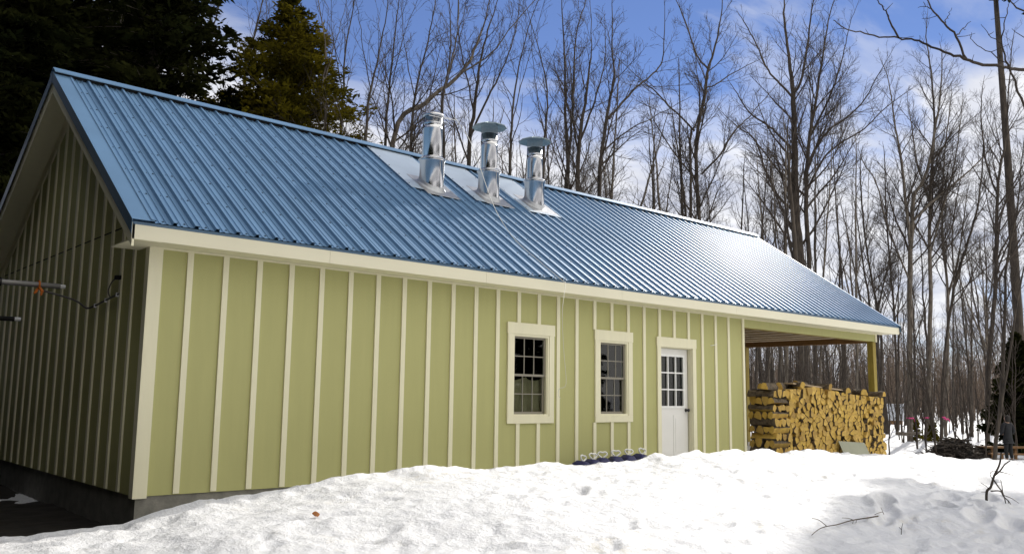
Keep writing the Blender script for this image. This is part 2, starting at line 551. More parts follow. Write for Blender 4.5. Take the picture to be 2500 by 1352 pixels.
def make_building():
    B = thing('workshop', 'long sage green board-and-batten building with blue metal roof and open wood bay', 'building', (0, 0, 0))
    T = 0.14
    W1, W2, DR = (5.085, 6.016), (6.928, 7.826), (8.473, 9.553)
    openings = [(W1[0] + .09, W1[1] - .09, .76, 2.00), (W2[0] + .09, W2[1] - .09, .76, 2.00), (DR[0] + .085, DR[1] - .085, -.02, 1.965)]
    # front wall: siding sheets round the openings, then the battens
    m = MB()
    x = 0.0
    for (a, b, z0, z1) in openings:
        m.box(x, 0, -0.01, a, T, 2.66)
        if z0 > 0:
            m.box(a, 0, -0.01, b, T, z0)
        m.box(a, 0, z1, b, T, 2.66)
        x = b
    m.box(x, 0, -0.01, L1, T, 2.66)
    bw = 0.033
    trims = [(W1, .68, 2.1365), (W2, .68, 2.1365), (DR, -.1, 2.11)]
    for i in range(26):
        bx = 0.4222 + i * S
        segs = [(-0.0, H - 0.001)]
        for (a, b), z0, z1 in trims:
            if a - bw < bx < b + bw:
                segs = [(z1 + .001, H - .001)] + ([(0.0, z0 - .001)] if z0 > 0 else [])
                break
        for z0, z1 in segs:
            m.box(bx - bw, -0.021, z0, bx + bw, 0.001, z1, 1)
    m.build('front_wall', [M_GREEN, M_CREAM], B)
    # gable wall on the left, with its battens
    g = MB()
    prof = [(0, T, -.01), (0, WD, -.01), (0, WD, rz(WD) - .16), (0, RY, RZ - .16), (0, T, rz(T) - .16)]
    g.prism([(p[0], p[1], p[2]) for p in prof], (T, 0, 0))
    for i in range(17):
        y = 0.499 + i * S
        top = min(rz(y - bw), rz(y + bw)) - .17
        g.box(-0.021, y - bw, 0, 0.001, y + bw, top, 1)
    for z, yb in ((2.92, .36), (2.95, .36)):
        pass
    g.box(-0.004, 0.3, 2.94, 0.001, WD - .1, 2.952, 2)
    g.build('gable_wall', [M_GREEN, M_CREAM, M_GAP], B)
    # end wall of the closed room, back wall, ceiling and slab
    e = MB()
    e.box(L1 - T, T, -.01, L1, WD - T, 2.60)
    e.box(T, WD - T, -.01, L1, WD, 2.60, 0)
    e.build('rear_wall', [M_GREEN], B)
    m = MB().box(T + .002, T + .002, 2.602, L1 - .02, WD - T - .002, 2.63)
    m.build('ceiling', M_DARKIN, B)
    m = MB().box(0.02, 0.02, -.6, L2, WD, -.012)
    m.box(.015, .012, -.62, .5, .02, -.012)
    m.build('foundation', M_CONC, B)
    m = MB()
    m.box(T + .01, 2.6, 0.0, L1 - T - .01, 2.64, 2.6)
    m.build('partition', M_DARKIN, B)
    # corner boards, frieze, fascia, soffit
    m = MB()
    m.box(-0.027, -0.027, -.03, 0.118, 0, 2.604)
    m.box(-0.027, 0.0, -.03, 0, 0.09, 2.604)
    m.build('corner_board', M_CREAM, B)
    m = MB()
    m.box(L1 - .055, -0.025, -.02, L1 + .012, 0.0, H)
    m.box(L1, 0.0, -.02, L1 + .012, T + .01, 2.42)
    m.build('corner_board', M_CREAM, B)
    m = MB().box(0.119, -0.024, H, L2 + .02, -0.001, 2.604)
    m.build('frieze_board', M_CREAM, B)
    m = MB()
    joints = [XL + .005, 1.93, 4.35, 7.15, 10.3, 13.1, XR - .03]
    for a, b in zip(joints[:-1], joints[1:]):
        m.box(a + .0015, EY + .012, 2.598, b - .0015, EY + .035, 2.766)
    m.build('fascia', M_FASCIA, B)
    m = MB()
    m.box(XL + .03, EY + .036, 2.606, XR - .05, 0.02, 2.618)
    m.box(XL + .02, EY + .02, 2.594, -0.03, 0.30, 2.606)       # boxed return at the corner
    m.build('soffit', M_CREAM, B)
    # rake boards of the left gable, both slopes, and their soffits
    m = MB()
    for (ya, yb) in ((EY + .012, RY), (BY - .012, RY)):
        za, zb = rz(ya) - .03, rz(yb) - .03
        dz = .24
        m.prism([(XL + .01, ya, za), (XL + .01, yb, zb), (XL + .01, yb, zb - dz), (XL + .01, ya, za - dz)], (0.024, 0, 0))
    m.build('rake_board', M_CREAM, B)
    m = MB()
    for (ya, yb) in ((EY + .03, RY), (BY - .03, RY)):
        za, zb = rz(ya) - .17, rz(yb) - .17
        m.prism([(XL + .035, ya, za), (XL + .035, yb, zb), (XL + .035, yb, zb - .015), (XL + .035, ya, za - .015)], (-XL - .03, 0, 0))
    m.build('rake_soffit', M_CREAM, B)
    m = MB()
    for ya, sgn in ((0.12, 1), (WD - .1, -1)):
        za, zb = rz(ya) - .19, RZ - .19
        m.prism([(-.024, ya, za), (-.024, RY, zb), (-.024, RY, zb - .17), (-.024, ya, za - .17)], (.023, 0, 0))
    m.build('gable_trim', M_CREAM, B)
    # right gable end: rake board, closed triangle, tie beam
    m = MB()
    for (ya, yb) in ((EY + .012, RY), (BY - .012, RY)):
        za, zb = rz(ya) - .03, rz(yb) - .03
        m.prism([(XR - .034, ya, za), (XR - .034, yb, zb), (XR - .034, yb, zb - .15), (XR - .034, ya, za - .15)], (0.024, 0, 0))
    m.build('rake_board', M_CREAM, B)
    m = MB().prism([(L2 + .003, .16, 2.60), (L2 + .003, WD, 2.60), (L2 + .003, WD, rz(WD) - .17), (L2 + .003, RY, RZ - .17), (L2 + .003, .16, rz(.16) - .17)], (.02, 0, 0))
    m.build('gable_wall', M_GREEN, B)
    # ---- roof: ribbed sheets, front and back
    R = roof_sheet(B)
    # ---- open bay
    m = MB()
    m.box(L1 + .013, -0.004, 2.43, L2, 0.02, 2.584)
    m.box(L1 + .013, .021, 2.425, L2 - .01, .15, 2.60, 1)
    m.build('header', [M_GREEN, M_POST], B)
    m = MB().box(L2 - .045, -.021, 2.42, L2 + .022, -.005, 2.584)
    m.build('corner_board', M_CREAM, B)
    for (x0, y0) in ((L2 - .145, .003), (L2 - .145, 3.40), (L2 - .145, WD - .15)):
        MB().box(x0, y0, -.012, x0 + .142, y0 + .142, 2.424).build('post', M_POST, B)
    MB().box(L1 + .013, .152, -.012, L1 + .09, .29, 2.42).build('post', M_POST, B)
    MB().box(L2 - .10, .152, 2.40, L2 - .01, WD, 2.60).build('tie_beam', M_BEAM, B)
    k = 0
    x = L1 + .35
    while x < L2 - .3:
        MB().box(x, .152, 2.50, x + .24, WD - .02, 2.60).build('joist', M_JOIST, B)
        x += .61
    m = MB()
    for i in range(14):
        y0 = .2 + i * .5
        m.box(L1 + .02, y0, 2.604, L2 - .02, y0 + .497, 2.62, 1)
    m.build('bay_ceiling', [M_JOIST, M_POST], B)
    # ---- windows
    for (xa, xb), lbl in ((W1, 'window with a tan curtain behind its lower sash'), (W2, 'dark window without a curtain')):
        z0, z1 = .68, 2.1365
        c = MB()
        c.box(xa - .012, -.032, z1 - .165, xb + .012, -.001, z1)
        c.box(xa, -.029, z0 + .098, xa + .098, -.001, z1 - .1655)
        c.box(xb - .098, -.029, z0 + .098, xb, -.001, z1 - .1655)
        c.box(xa, -.030, z0, xb, -.001, z0 + .0975)
        win = c.build('window', M_CREAM, B)
        win['label'] = lbl
        ia, ib, iz0, iz1 = xa + .0985, xb - .0985, z0 + .0985, z1 - .166
        f = MB()
        fw = .032
        f.box(ia, -.020, iz0, ia + fw, .095, iz1); f.box(ib - fw, -.020, iz0, ib, .095, iz1)
        f.box(ia + fw, -.020, iz1 - fw, ib - fw, .095, iz1); f.box(ia + fw, -.020, iz0, ib - fw, .095, iz0 + fw)
        f.box(ia + fw, -.006, iz0 + fw, ia + fw + .014, .02, iz1 - fw); f.box(ib - fw - .014, -.006, iz0 + fw, ib - fw, .02, iz1 - fw)
        f.build('window_frame', M_CREAM, win)
        sa, sb, sz0, sz1 = ia + fw + .0145, ib - fw - .0145, iz0 + fw + .001, iz1 - fw - .001
        mid = (sz0 + sz1) / 2
        for (a0, a1, y) in ((mid - .015, sz1, .022), (sz0, mid + .015, .052)):
            q = MB()
            sw = .028
            q.box(sa, y, a0, sa + sw, y + .028, a1); q.box(sb - sw, y, a0, sb, y + .028, a1)
            q.box(sa + sw, y, a0, sb - sw, y + .028, a0 + sw + .006); q.box(sa + sw, y, a1 - sw, sb - sw, y + .028, a1)
            ga, gb, g0, g1 = sa + sw, sb - sw, a0 + sw + .006, a1 - sw
            for j in (1, 2):
                xx = ga + (gb - ga) * j / 3
                q.box(xx - .007, y + .006, g0, xx + .007, y + .022, g1)
            zz = (g0 + g1) / 2
            q.box(ga, y + .0055, zz - .007, gb, y + .0225, zz + .007)
            q.build('sash', M_VINYL, win)
            MB().box(ga - .004, y + .012, g0 - .004, gb + .004, y + .016, g1 + .004).build('pane', M_GLASS, win)
        if lbl.startswith('window with'):
            q = MB()
            n = 40
            v = []
            for i in range(n):
                xx = sa - .05 + (sb - sa + .1) * i / (n - 1)
                yy = .115 + .012 * math.sin(i * .9) + .01 * math.sin(i * 2.3)
                v += [(xx, yy, sz0 - .1), (xx + .02 * math.sin(i * .4), yy + .02, mid - .02 - .05 * abs(math.sin(i * .16)))]
            q.add(v, [(2 * i, 2 * i + 2, 2 * i + 3, 2 * i + 1) for i in range(n - 1)])
            q.build('curtain', M_CURT, win, True)
    # ---- door
    xa, xb, z1 = DR[0], DR[1], 2.11
    c = MB()
    c.box(xa - .012, -.032, z1 - .165, xb + .012, -.001, z1)
    c.box(xa, -.029, -.02, xa + .095, -.001, z1 - .1655)
    c.box(xb - .095, -.029, -.02, xb, -.001, z1 - .1655)
    c.box(xa + .085, 0.0, -.02, xa + .1, .135, z1 - .1655); c.box(xb - .1, 0.0, -.02, xb - .085, .135, z1 - .1655)
    c.box(xa + .1005, 0.0, z1 - .18, xb - .1005, .135, z1 - .1655)
    door = c.build('door', M_CREAM, B)
    da, db, dz1, dy = xa + .102, xb - .118, z1 - .183, .085
    lf = MB()
    gx0, gx1, gz0, gz1 = da + .10, db - .12, .93, dz1 - .13
    lf.box(da, dy, -.01, gx0, dy + .045, dz1); lf.box(gx1, dy, -.01, db, dy + .045, dz1)
    lf.box(gx0, dy, -.01, gx1, dy + .045, gz0); lf.box(gx0, dy, gz1, gx1, dy + .045, dz1)
    pm = (gx0 + gx1) / 2
    for (p0, p1) in ((gx0 - .03, pm - .03), (pm + .03, gx1 + .03)):    # raised lower panels
        lf.box(p0, dy - .006, .10, p1, dy + .001, .78)
        lf.box(p0 + .05, dy - .010, .15, p1 - .05, dy - .005, .73)
    lf.build('door_leaf', M_WHITE, door)
    lf = MB()
    for (u0, v0, u1, v1) in ((gx0 - .03, gz0 - .03, gx0 + .008, gz1 + .03), (gx1 - .008, gz0 - .03, gx1 + .03, gz1 + .03),
                             (gx0 + .0085, gz1 - .008, gx1 - .0085, gz1 + .03), (gx0 + .0085, gz0 - .03, gx1 - .0085, gz0 + .008)):
        lf.box(u0, dy - .014, v0, u1, dy - .0005, v1)
    for j in (1, 2):
        xx = gx0 + (gx1 - gx0) * j / 3
        lf.box(xx - .011, dy - .010, gz0 + .009, xx + .011, dy + .02, gz1 - .009)
        zz = gz0 + (gz1 - gz0) * j / 3
        lf.box(gx0 + .009, dy - .0105, zz - .011, gx1 - .009, dy + .0205, zz + .011)
    lf.build('door_grille', M_LOOP, door)
    MB().box(gx0 + .001, dy + .022, gz0 + .001, gx1 - .001, dy + .026, gz1 - .001).build('pane', M_GLASS2, door)
    MB().box(db + .001, dy + .012, -.01, xb - .1005, dy + .03, dz1).build('weatherstrip', M_GAP, door)
    kb = MB()
    kx, kz = db - .055, .865
    kb.lathe([(.0, .0), (.032, .0), (.032, .008), (.012, .012), (.012, .035), (.026, .045), (.031, .06), (.024, .075), (.0, .08)], 0, 0, 18)
    kb.v = [(kx + a, dy - c_, kz + b) for (a, b, c_) in kb.v]
    kb.build('door_knob', M_KNOB, door, True)
    # ---- chimneys
    for cx, cyy, r0, r1, top, cap in ((5.15, 2.04, .205, .168, 5.70, False), (6.46, 2.12, .190, .150, 5.70, True), (7.65, 2.20, .188, .150, 5.70, True)):
        chimney(B, cx, cyy, r0, r1, top, cap)
    # small hook on the wall beside the door
    MB().tube([(10.02, -.0, 2.03), (10.02, -.03, 2.03), (10.05, -.05, 2.035), (10.15, -.055, 2.06)], .006, 6).build('wall_hook', M_LOOP, B)


def roof_sheet(B):
    # profile across X: a tall rib every 9 in, two low ones between
    P = .2286
    xs, hs = [XL + .002], [0.0]
    x = XL + .20
    while x < XR - .06:
        xs += [x - .026, x - .015, x + .015, x + .026]; hs += [0, .032, .032, 0]
        for d in (.076, .152):
            if x + d + .012 < XR - .03:
                xs += [x + d - .011, x + d - .006, x + d + .006, x + d + .011]; hs += [0, .008, .008, 0]
        x += P
    xs.append(XR - .002); hs.append(0.0)
    out = None
    n = len(xs)
    v, f, mi = [], [], []
    tF = np.array([0, RY - EY, RZ - EZ]); LF = np.linalg.norm(tF); tF /= LF
    nF = np.array([0, -tF[2], tF[1]])
    tB = np.array([0, BY - RY, BZ - RZ]); LB = np.linalg.norm(tB); tB /= LB
    nB = np.array([0, -tB[2], tB[1]])
    top = MB()
    for (org, t_, L_, n_) in ((np.array([0, EY, EZ]), tF, LF, nF), (np.array([0, RY, RZ]), tB, LB, nB)):
        o = len(v)
        K = 2
        for k in range(K):
            for x_, h_ in zip(xs, hs):
                q = org + t_ * (L_ * k / (K - 1)) + n_ * h_
                v.append((x_, q[1], q[2]))
        for k in range(K - 1):
            for i in range(n - 1):
                f.append((o + k * n + i, o + k * n + i + 1, o + (k + 1) * n + i + 1, o + (k + 1) * n + i))
                mi.append(0)
    top.v, top.f, top.m = v, f, mi
    # deck under the sheets
    for (ya, za, yb, zb) in ((EY + .01, EZ - .006, RY, RZ - .006), (BY, BZ - .006, RY, RZ - .006)):
        top.prism([(XL + .012, ya, za), (XL + .012, yb, zb), (XL + .012, yb, zb - .03), (XL + .012, ya, za - .03)], (XR - XL - .024, 0, 0), 1)
    # screws
    x = XL + .20
    while x < XR - .06:
        for s_ in (.05, .75, 1.4, 2.05, 2.7, 3.35, 3.95, LF - .14):
            for d in (.040, .118):
                q = np.array([x + d, EY, EZ]) + tF * (s_ + random.uniform(-.015, .015)) + nF * .001
                a, b = np.array([.008, 0, 0]), tF * .008
                pts = [q - a - b, q + a - b, q + a + b, q - a + b]
                top.prism(pts, nF * .006, 2)
        x += P
    roof = top.build('roof', [M_ROOF, M_ROOFD, M_SCREW], B)
    # ridge cap with a vent gap under it
    m = MB()
    cw = .15
    a = np.array([XL - .01, RY, RZ + .085])
    fL, fB = a - tF * cw, a + tB * cw
    m.prism([a, fB, fB - np.array([0, 0, .014]), a - np.array([0, 0, .014]), fL - np.array([0, 0, .014]), fL], (XR - XL + .02, 0, 0))
    m.build('ridge_cap', M_ROOF, roof)
    m = MB()
    a = np.array([XL + .02, RY, RZ + .068])
    fL, fB = a - tF * (cw - .03), a + tB * (cw - .03)
    m.prism([a, fB, fB - nB * .062, fL - nF * .062, fL], (XR - XL - .04, 0, 0))
    m.build('ridge_vent', M_GAP, roof)
    # rake trims
    for (xa, xb, sx) in ((XL - .012, XL + .215, -1), (XR - .10, XR + .012, 1)):
        m = MB()
        for (org, t_, L_, n_) in ((np.array([0, EY - .012, EZ - .009]), tF, LF + .015, nF), (np.array([0, RY, RZ]), tB, LB, nB)):
            p0, p1 = org + n_ * .022, org + t_ * L_ + n_ * .022
            q0, q1 = p0 + n_ * .003, p1 + n_ * .003
            m.add([(xa, p0[1], p0[2]), (xb, p0[1], p0[2]), (xb, p1[1], p1[2]), (xa, p1[1], p1[2]),
                   (xa, q0[1], q0[2]), (xb, q0[1], q0[2]), (xb, q1[1], q1[2]), (xa, q1[1], q1[2])],
                  [(3, 2, 1, 0), (4, 5, 6, 7), (0, 1, 5, 4), (1, 2, 6, 5), (2, 3, 7, 6), (3, 0, 4, 7)], 0)
            ex = xa if sx < 0 else xb
            dn = .15
            m.add([(ex, p0[1], p0[2]), (ex, p1[1], p1[2]), (ex, p1[1], p1[2] - dn), (ex, p0[1], p0[2] - dn),
                   (ex - sx * .006, p0[1], p0[2]), (ex - sx * .006, p1[1], p1[2]), (ex - sx * .006, p1[1], p1[2] - dn), (ex - sx * .006, p0[1], p0[2] - dn)],
                  [(0, 1, 2, 3), (7, 6, 5, 4), (0, 3, 7, 4), (3, 2, 6, 7), (2, 1, 5, 6)], 1)
        m.build('rake_trim', [M_ROOF, M_ROOFD], roof)
    # flat sheets between the chimneys and the ridge
    for (xa, xb) in ((4.62, 5.55), (5.97, 6.82), (7.20, 8.02)):
        m = MB()
        y0 = 1.86
        p0 = np.array([0, y0, rz(y0)]) + nF * .033
        p1 = np.array([0, RY - .08, rz(RY - .08)]) + nF * .033
        m.add([(xa, p0[1], p0[2]), (xb, p0[1], p0[2]), (xb, p1[1], p1[2]), (xa, p1[1], p1[2])] +
              [(q[0], q[1] + nF[1] * .003, q[2] + nF[2] * .003) for q in [(xa, p0[1], p0[2]), (xb, p0[1], p0[2]), (xb, p1[1], p1[2]), (xa, p1[1], p1[2])]],
              [(3, 2, 1, 0), (4, 5, 6, 7), (0, 1, 5, 4), (1, 2, 6, 5), (2, 3, 7, 6), (3, 0, 4, 7)])
        for side in (xa + .04, xb - .04):
            for s_ in np.linspace(.1, .95, 5):
                q = p0 + (p1 - p0) * s_ + nF * .003 + np.array([side, 0, 0])
                a_, b_ = np.array([.008, 0, 0]), tF * .008
                m.prism([q - a_ - b_, q + a_ - b_, q + a_ + b_, q - a_ + b_], nF * .005, 1)
        m.build('flashing_sheet', [M_FLASH, M_SCREW], roof)
    return roof


def chimney(B, cx, cy, r0, r1, top, cap):
    zb = rz(cy)
    zt = zb + .48
    m = MB()
    m.lathe([(r0, zb - .25), (r0, zt - .03), (r0 + .006, zt - .028), (r0 + .006, zt)], cx, cy, 40, 0)
    m.tube([(cx + .02, cy - r0 - .001, zb - .1), (cx + .02, cy - r0 - .001, zt - .02)], .004, 5)
    ch = m.build('chimney', M_STEEL, B, True)
    # flashing cone and skirt lying on the roof
    n = 36
    v, f = [], []
    for j, (rr, hh) in enumerate(((r0 + .001, .13), (r0 + .012, .08), (r0 + .026, .058), (r0 + .036, .048))):
        for k in range(n):
            th = 2 * math.pi * k / n
            x, y = cx + rr * math.cos(th), cy + rr * math.sin(th)
            v.append((x, y, rz(y) + hh))
    for j in range(3):
        for k in range(n):
            f.append((j * n + k, j * n + (k + 1) % n, (j + 1) * n + (k + 1) % n, (j + 1) * n + k))
    m = MB().add(v, f)
    x0, x1, y0, y1 = cx - r0 - .09, cx + r0 + .17, cy - r0 - .11, cy + r0 + .10
    m.add([(x0, y0, rz(y0) + .040), (x1, y0, rz(y0) + .040), (x1, y1, rz(y1) + .042), (x0, y1, rz(y1) + .042),
           (x0, y0, rz(y0) + .046), (x1, y0, rz(y0) + .046), (x1, y1, rz(y1) + .048), (x0, y1, rz(y1) + .048)],
          [(3, 2, 1, 0), (4, 5, 6, 7), (0, 1, 5, 4), (1, 2, 6, 5), (2, 3, 7, 6), (3, 0, 4, 7)])
    m.build('flashing', M_ZINC, ch, False)
    m = MB()
    m.lathe([(r1, zt - .2), (r1, top - .22), (r1 + .004, top - .218), (r1 + .004, top - .205), (r1, top - .203), (r1, top - .13), (r1 + .004, top - .128),
             (r1 + .004, top - .115), (r1, top - .113), (r1, top), (r1 - .012, top), (r1 - .012, top - .3)], cx, cy, 40)
    m.build('upper_pipe', M_STEEL, ch, True)
    m = MB()
    m.lathe([(r1 + .002, zt + .055), (r1 + .012, zt + .05), (r0 + .022, zt + .012), (r0 + .026, zt + .004), (r0 + .022, zt - .002), (r1, zt - .002)], cx, cy, 40)
    a = R_(200)
    m.box(cx - r0 - .055, cy - .06, zt + .0, cx - r0 - .01, cy - .03, zt + .012)
    m.build('storm_collar', M_STEEL, ch, True)
    if cap:
        m = MB()
        for k in range(34):
            th = 2 * math.pi * k / 34
            x, y = cx + (r1 - .006) * math.cos(th), cy + (r1 - .006) * math.sin(th)
            m.tube([(x, y, top - .005), (x, y, top + .165)], .0022, 4, caps=False)
        for z in np.linspace(top + .01, top + .16, 8):
            m.tube([(cx + (r1 - .006) * math.cos(t), cy + (r1 - .006) * math.sin(t), z) for t in np.linspace(0, 2 * math.pi, 33)], .0022, 4, caps=False)
        m.build('spark_screen', M_WIRE, ch)
        m = MB()
        n = 10
        R = r1 + .165
        rings = ((R, top + .125), (R, top + .131), (r1 * .75, top + .212), (.02, top + .216))
        v = [(cx + r * math.cos(2 * math.pi * k / n), cy + r * math.sin(2 * math.pi * k / n), z) for r, z in rings for k in range(n)]
        v += [(cx + (r1 * .75) * math.cos(2 * math.pi * k / n), cy + (r1 * .75) * math.sin(2 * math.pi * k / n), top + .200) for k in range(n)]
        f = [(j * n + k, j * n + (k + 1) % n, (j + 1) * n + (k + 1) % n, (j + 1) * n + k) for j in range(3) for k in range(n)]
        f += [(k, 4 * n + k, 4 * n + (k + 1) % n, (k + 1) % n) for k in range(n)]
        f += [tuple(3 * n + k for k in range(n)), tuple(4 * n + k for k in reversed(range(n)))]
        m.add(v, f)
        for k in range(n):
            th = 2 * math.pi * k / n
            m.tube([(cx + .03 * math.cos(th), cy + .03 * math.sin(th), top + .218), (cx + r1 * .75 * math.cos(th), cy + r1 * .75 * math.sin(th), top + .214), (cx + R * math.cos(th), cy + R * math.sin(th), top + .132)], .004, 5)
        m.build('rain_cap', M_GALV, ch)
    else:
        m = MB()
        m.lathe([(r1 + .0, top - .005), (r1 + .018, top + .0), (r1 + .022, top + .02), (r1 + .012, top + .045), (r1 - .02, top + .05), (r1 - .02, top + .0)], cx, cy, 40)
        m.build('rim', M_STEEL, ch, True)
        m = MB()
        for dx, dy, zz in ((.36, -.10, top - .03), (.30, .12, top - .02)):
            m.tube([(cx - .14, cy + dy - .05, zz + .03), (cx + dx, cy + dy - .12, zz + .0)], .006, 6)
        m.tube([(cx - .2, cy - .15, top - .04), (cx + .22, cy - .21, top - .04)], .006, 6)
        m.build('bracket', M_STEEL, ch)


make_building()


# ------------------------------------------------------------------ trees
class Wood:
    """collects branches (polylines with radii) and turns them into one mesh of tapered tubes"""
    def __init__(s):
        s.br = {}
    def add(s, pts, rad, sides):
        s.br.setdefault((len(pts), sides), []).append((pts, rad))
    def mesh(s, name, m, parent):
        V, F, o = [], [], 0
        for (n, k), lst in s.br.items():
            P = np.array([p for p, _ in lst], dtype=np.float64)
            Rr = np.array([r for _, r in lst], dtype=np.float64)
            T = np.gradient(P, axis=1)
            T /= np.linalg.norm(T, axis=2, keepdims=True) + 1e-12
            ref = np.where(np.abs(T[:, :1, 2:3]) > 0.8, np.array([[[1.0, 0, 0]]]), np.array([[[0, 0, 1.0]]]))
            A = np.cross(T, np.broadcast_to(ref, T.shape))
            A /= np.linalg.norm(A, axis=2, keepdims=True) + 1e-12
            Bv = np.cross(T, A)
            th = 2 * np.pi * np.arange(k) / k
            ring = P[:, :, None, :] + Rr[:, :, None, None] * (A[:, :, None, :] * np.cos(th)[None, None, :, None] + Bv[:, :, None, :] * np.sin(th)[None, None, :, None])
            b = len(lst)
            idx = np.arange(b * n * k).reshape(b, n, k)
            q = np.stack([idx[:, :-1, :], np.roll(idx, -1, 2)[:, :-1, :], np.roll(idx, -1, 2)[:, 1:, :], idx[:, 1:, :]], -1).reshape(-1, 4)
            V.append(ring.reshape(-1, 3)); F.append(q + o)
            o += b * n * k
        return np_mesh(name, np.concatenate(V), np.concatenate(F), m, parent=parent, smooth=True)


def rv(rg):
    v = rg.normal(size=3)
    return v / (np.linalg.norm(v) + 1e-9)


def grow(W, rg, p, d, L, r, level, maxl, up=0.10, dens=1.0):
    n = (0, 6, 5, 4)[level]
    st = L / (n - 1)
    pts, dd = [p], d
    for i in range(n - 1):
        dd = dd + 0.16 * rv(rg) + np.array([0, 0, up])
        dd = dd / np.linalg.norm(dd)
        pts.append(pts[-1] + dd * st)
    r1 = max(0.0038, r * 0.22)
    rad = [r + (r1 - r) * i / (n - 1) for i in range(n)]
    W.add(pts, rad, 5 if (level == 1 and r > .03) else 3)
    if level >= maxl:
        return
    step = (0, 0.26, 0.13)[level] / dens
    cnt = max(2, int(L / step))
    for i in range(cnt):
        t = 0.18 + 0.80 * (i + rg.random()) / cnt
        x = t * (n - 1)
        k = min(int(x), n - 2)
        q = pts[k] + (pts[k + 1] - pts[k]) * (x - k)
        tg = pts[k + 1] - pts[k]
        tg = tg / np.linalg.norm(tg)
        s_ = np.cross(tg, rv(rg)); s_ /= np.linalg.norm(s_) + 1e-9
        a = R_(rg.uniform(28, 55))
        cl_ = L * rg.uniform(.24, .48) * (1.15 - 0.7 * t) + .1
        grow(W, rg, q, tg * math.cos(a) + s_ * math.sin(a), cl_, max(.0048, min(r * (1 - .7 * t) * .6, cl_ * .010 + .0035)), level + 1, maxl, up, dens)


def stem_branches(W, rg, P, Rd, t0=0.25, every=0.45, lf=0.30, lmax=3.6, dens=1.0, up=0.09, maxl=3, spread=(24, 50)):
    """side branches along a stem given as dense points P with radii Rd"""
    seg = np.linalg.norm(np.diff(P, axis=0), axis=1)
    cum = np.concatenate([[0], np.cumsum(seg)])
    tot = cum[-1]
    s_ = tot * t0
    while s_ < tot:
        k = min(np.searchsorted(cum, s_) - 1, len(P) - 2)
        k = max(k, 0)
        u = (s_ - cum[k]) / (seg[k] + 1e-9)
        q = P[k] + (P[k + 1] - P[k]) * u
        r = Rd[k] + (Rd[k + 1] - Rd[k]) * u
        tg = (P[k + 1] - P[k]) / (seg[k] + 1e-9)
        s2 = np.cross(tg, rv(rg)); s2 /= np.linalg.norm(s2) + 1e-9
        a = R_(rg.uniform(*spread))
        L = min(lmax, lf * (tot - s_) + .55) * rg.uniform(.55, 1.15)
        grow(W, rg, q, tg * math.cos(a) + s2 * math.sin(a), L, min(r * .55, L * .012 + .004), 1, maxl, up, dens)
        s_ += every * rg.uniform(.5, 1.5)


def densify(pts, rad, n=4, jit=0.0, rg=None):
    pts, rad = np.array(pts, float), np.array(rad, float)
    m_ = len(pts)
    if m_ == 2:
        T = np.linspace(0, 1, n + 1)
        P = pts[0] + (pts[1] - pts[0]) * T[:, None]
        return P, np.interp(T, [0, 1], rad)
    out, ro = [], []
    for i in range(m_ - 1):
        p0, p1, p2, p3 = pts[max(i - 1, 0)], pts[i], pts[i + 1], pts[min(i + 2, m_ - 1)]
        for k in range(n):
            t = k / n
            out.append(.5 * ((2 * p1) + (-p0 + p2) * t + (2 * p0 - 5 * p1 + 4 * p2 - p3) * t * t + (-p0 + 3 * p1 - 3 * p2 + p3) * t ** 3))
            ro.append(rad[i] + (rad[i + 1] - rad[i]) * t)
    out.append(pts[-1]); ro.append(rad[-1])
    out = np.array(out)
    if jit and rg is not None:
        out[1:-1] += rg.normal(size=(len(out) - 2, 3)) * jit
    return out, np.array(ro)


TREES = []


def tree(label, D, stems, seed, bark=None, t0=.3, every=.45, lf=.30, lmax=3.6, dens=1.3, spread=1.2, group='bare hardwood trees round the building', cat='tree', name='bare_tree'):
    """stems: polylines of (px, py, width px) from the bottom up; the first one is carried down to the ground"""
    rg = np.random.default_rng(seed)
    x0, y0, w0 = stems[0][0]
    pb = at(x0, y0, D)
    base = np.array([pb[0] + rg.uniform(-.1, .1), pb[1] + rg.uniform(-.1, .1), 0])
    base[2] = gz(base[0], base[1]) - .15
    root = thing(name, label, cat, base, group)
    tr, cr = Wood(), Wood()
    for i, stp in enumerate(stems):
        off = 0.0
        pts, rad = [], []
        for j, (x, y, w_) in enumerate(stp):
            if i > 0:
                off += rg.uniform(-1, 1) * spread * .45 if j else 0
            pts.append(at(x, y, D + off))
            rad.append(max(.008, w_ * D / FPX / 2 * .82))
        if i == 0:
            pts = [base, base + (pts[0] - base) * .25] + pts
            rad = [rad[0] * 1.3, rad[0] * 1.06] + rad
        # run the tip out beyond the last point
        v = pts[-1] - pts[-2]
        v /= np.linalg.norm(v)
        pts.append(pts[-1] + (v + .2 * rv(rg)) * rg.uniform(1.0, 2.2))
        rad.append(.006)
        P, Rd = densify(pts, rad, 5, .012, rg)
        tr.br.setdefault((len(P), 8), []).append((P, Rd))
        tt = t0 if i == 0 else .18
        stem_branches(cr, rg, P, Rd, tt, every, lf, lmax, dens)
    tr.mesh('trunk', bark or M_BARK, root)
    cr.mesh('crown', M_TWIG, root)
    return root


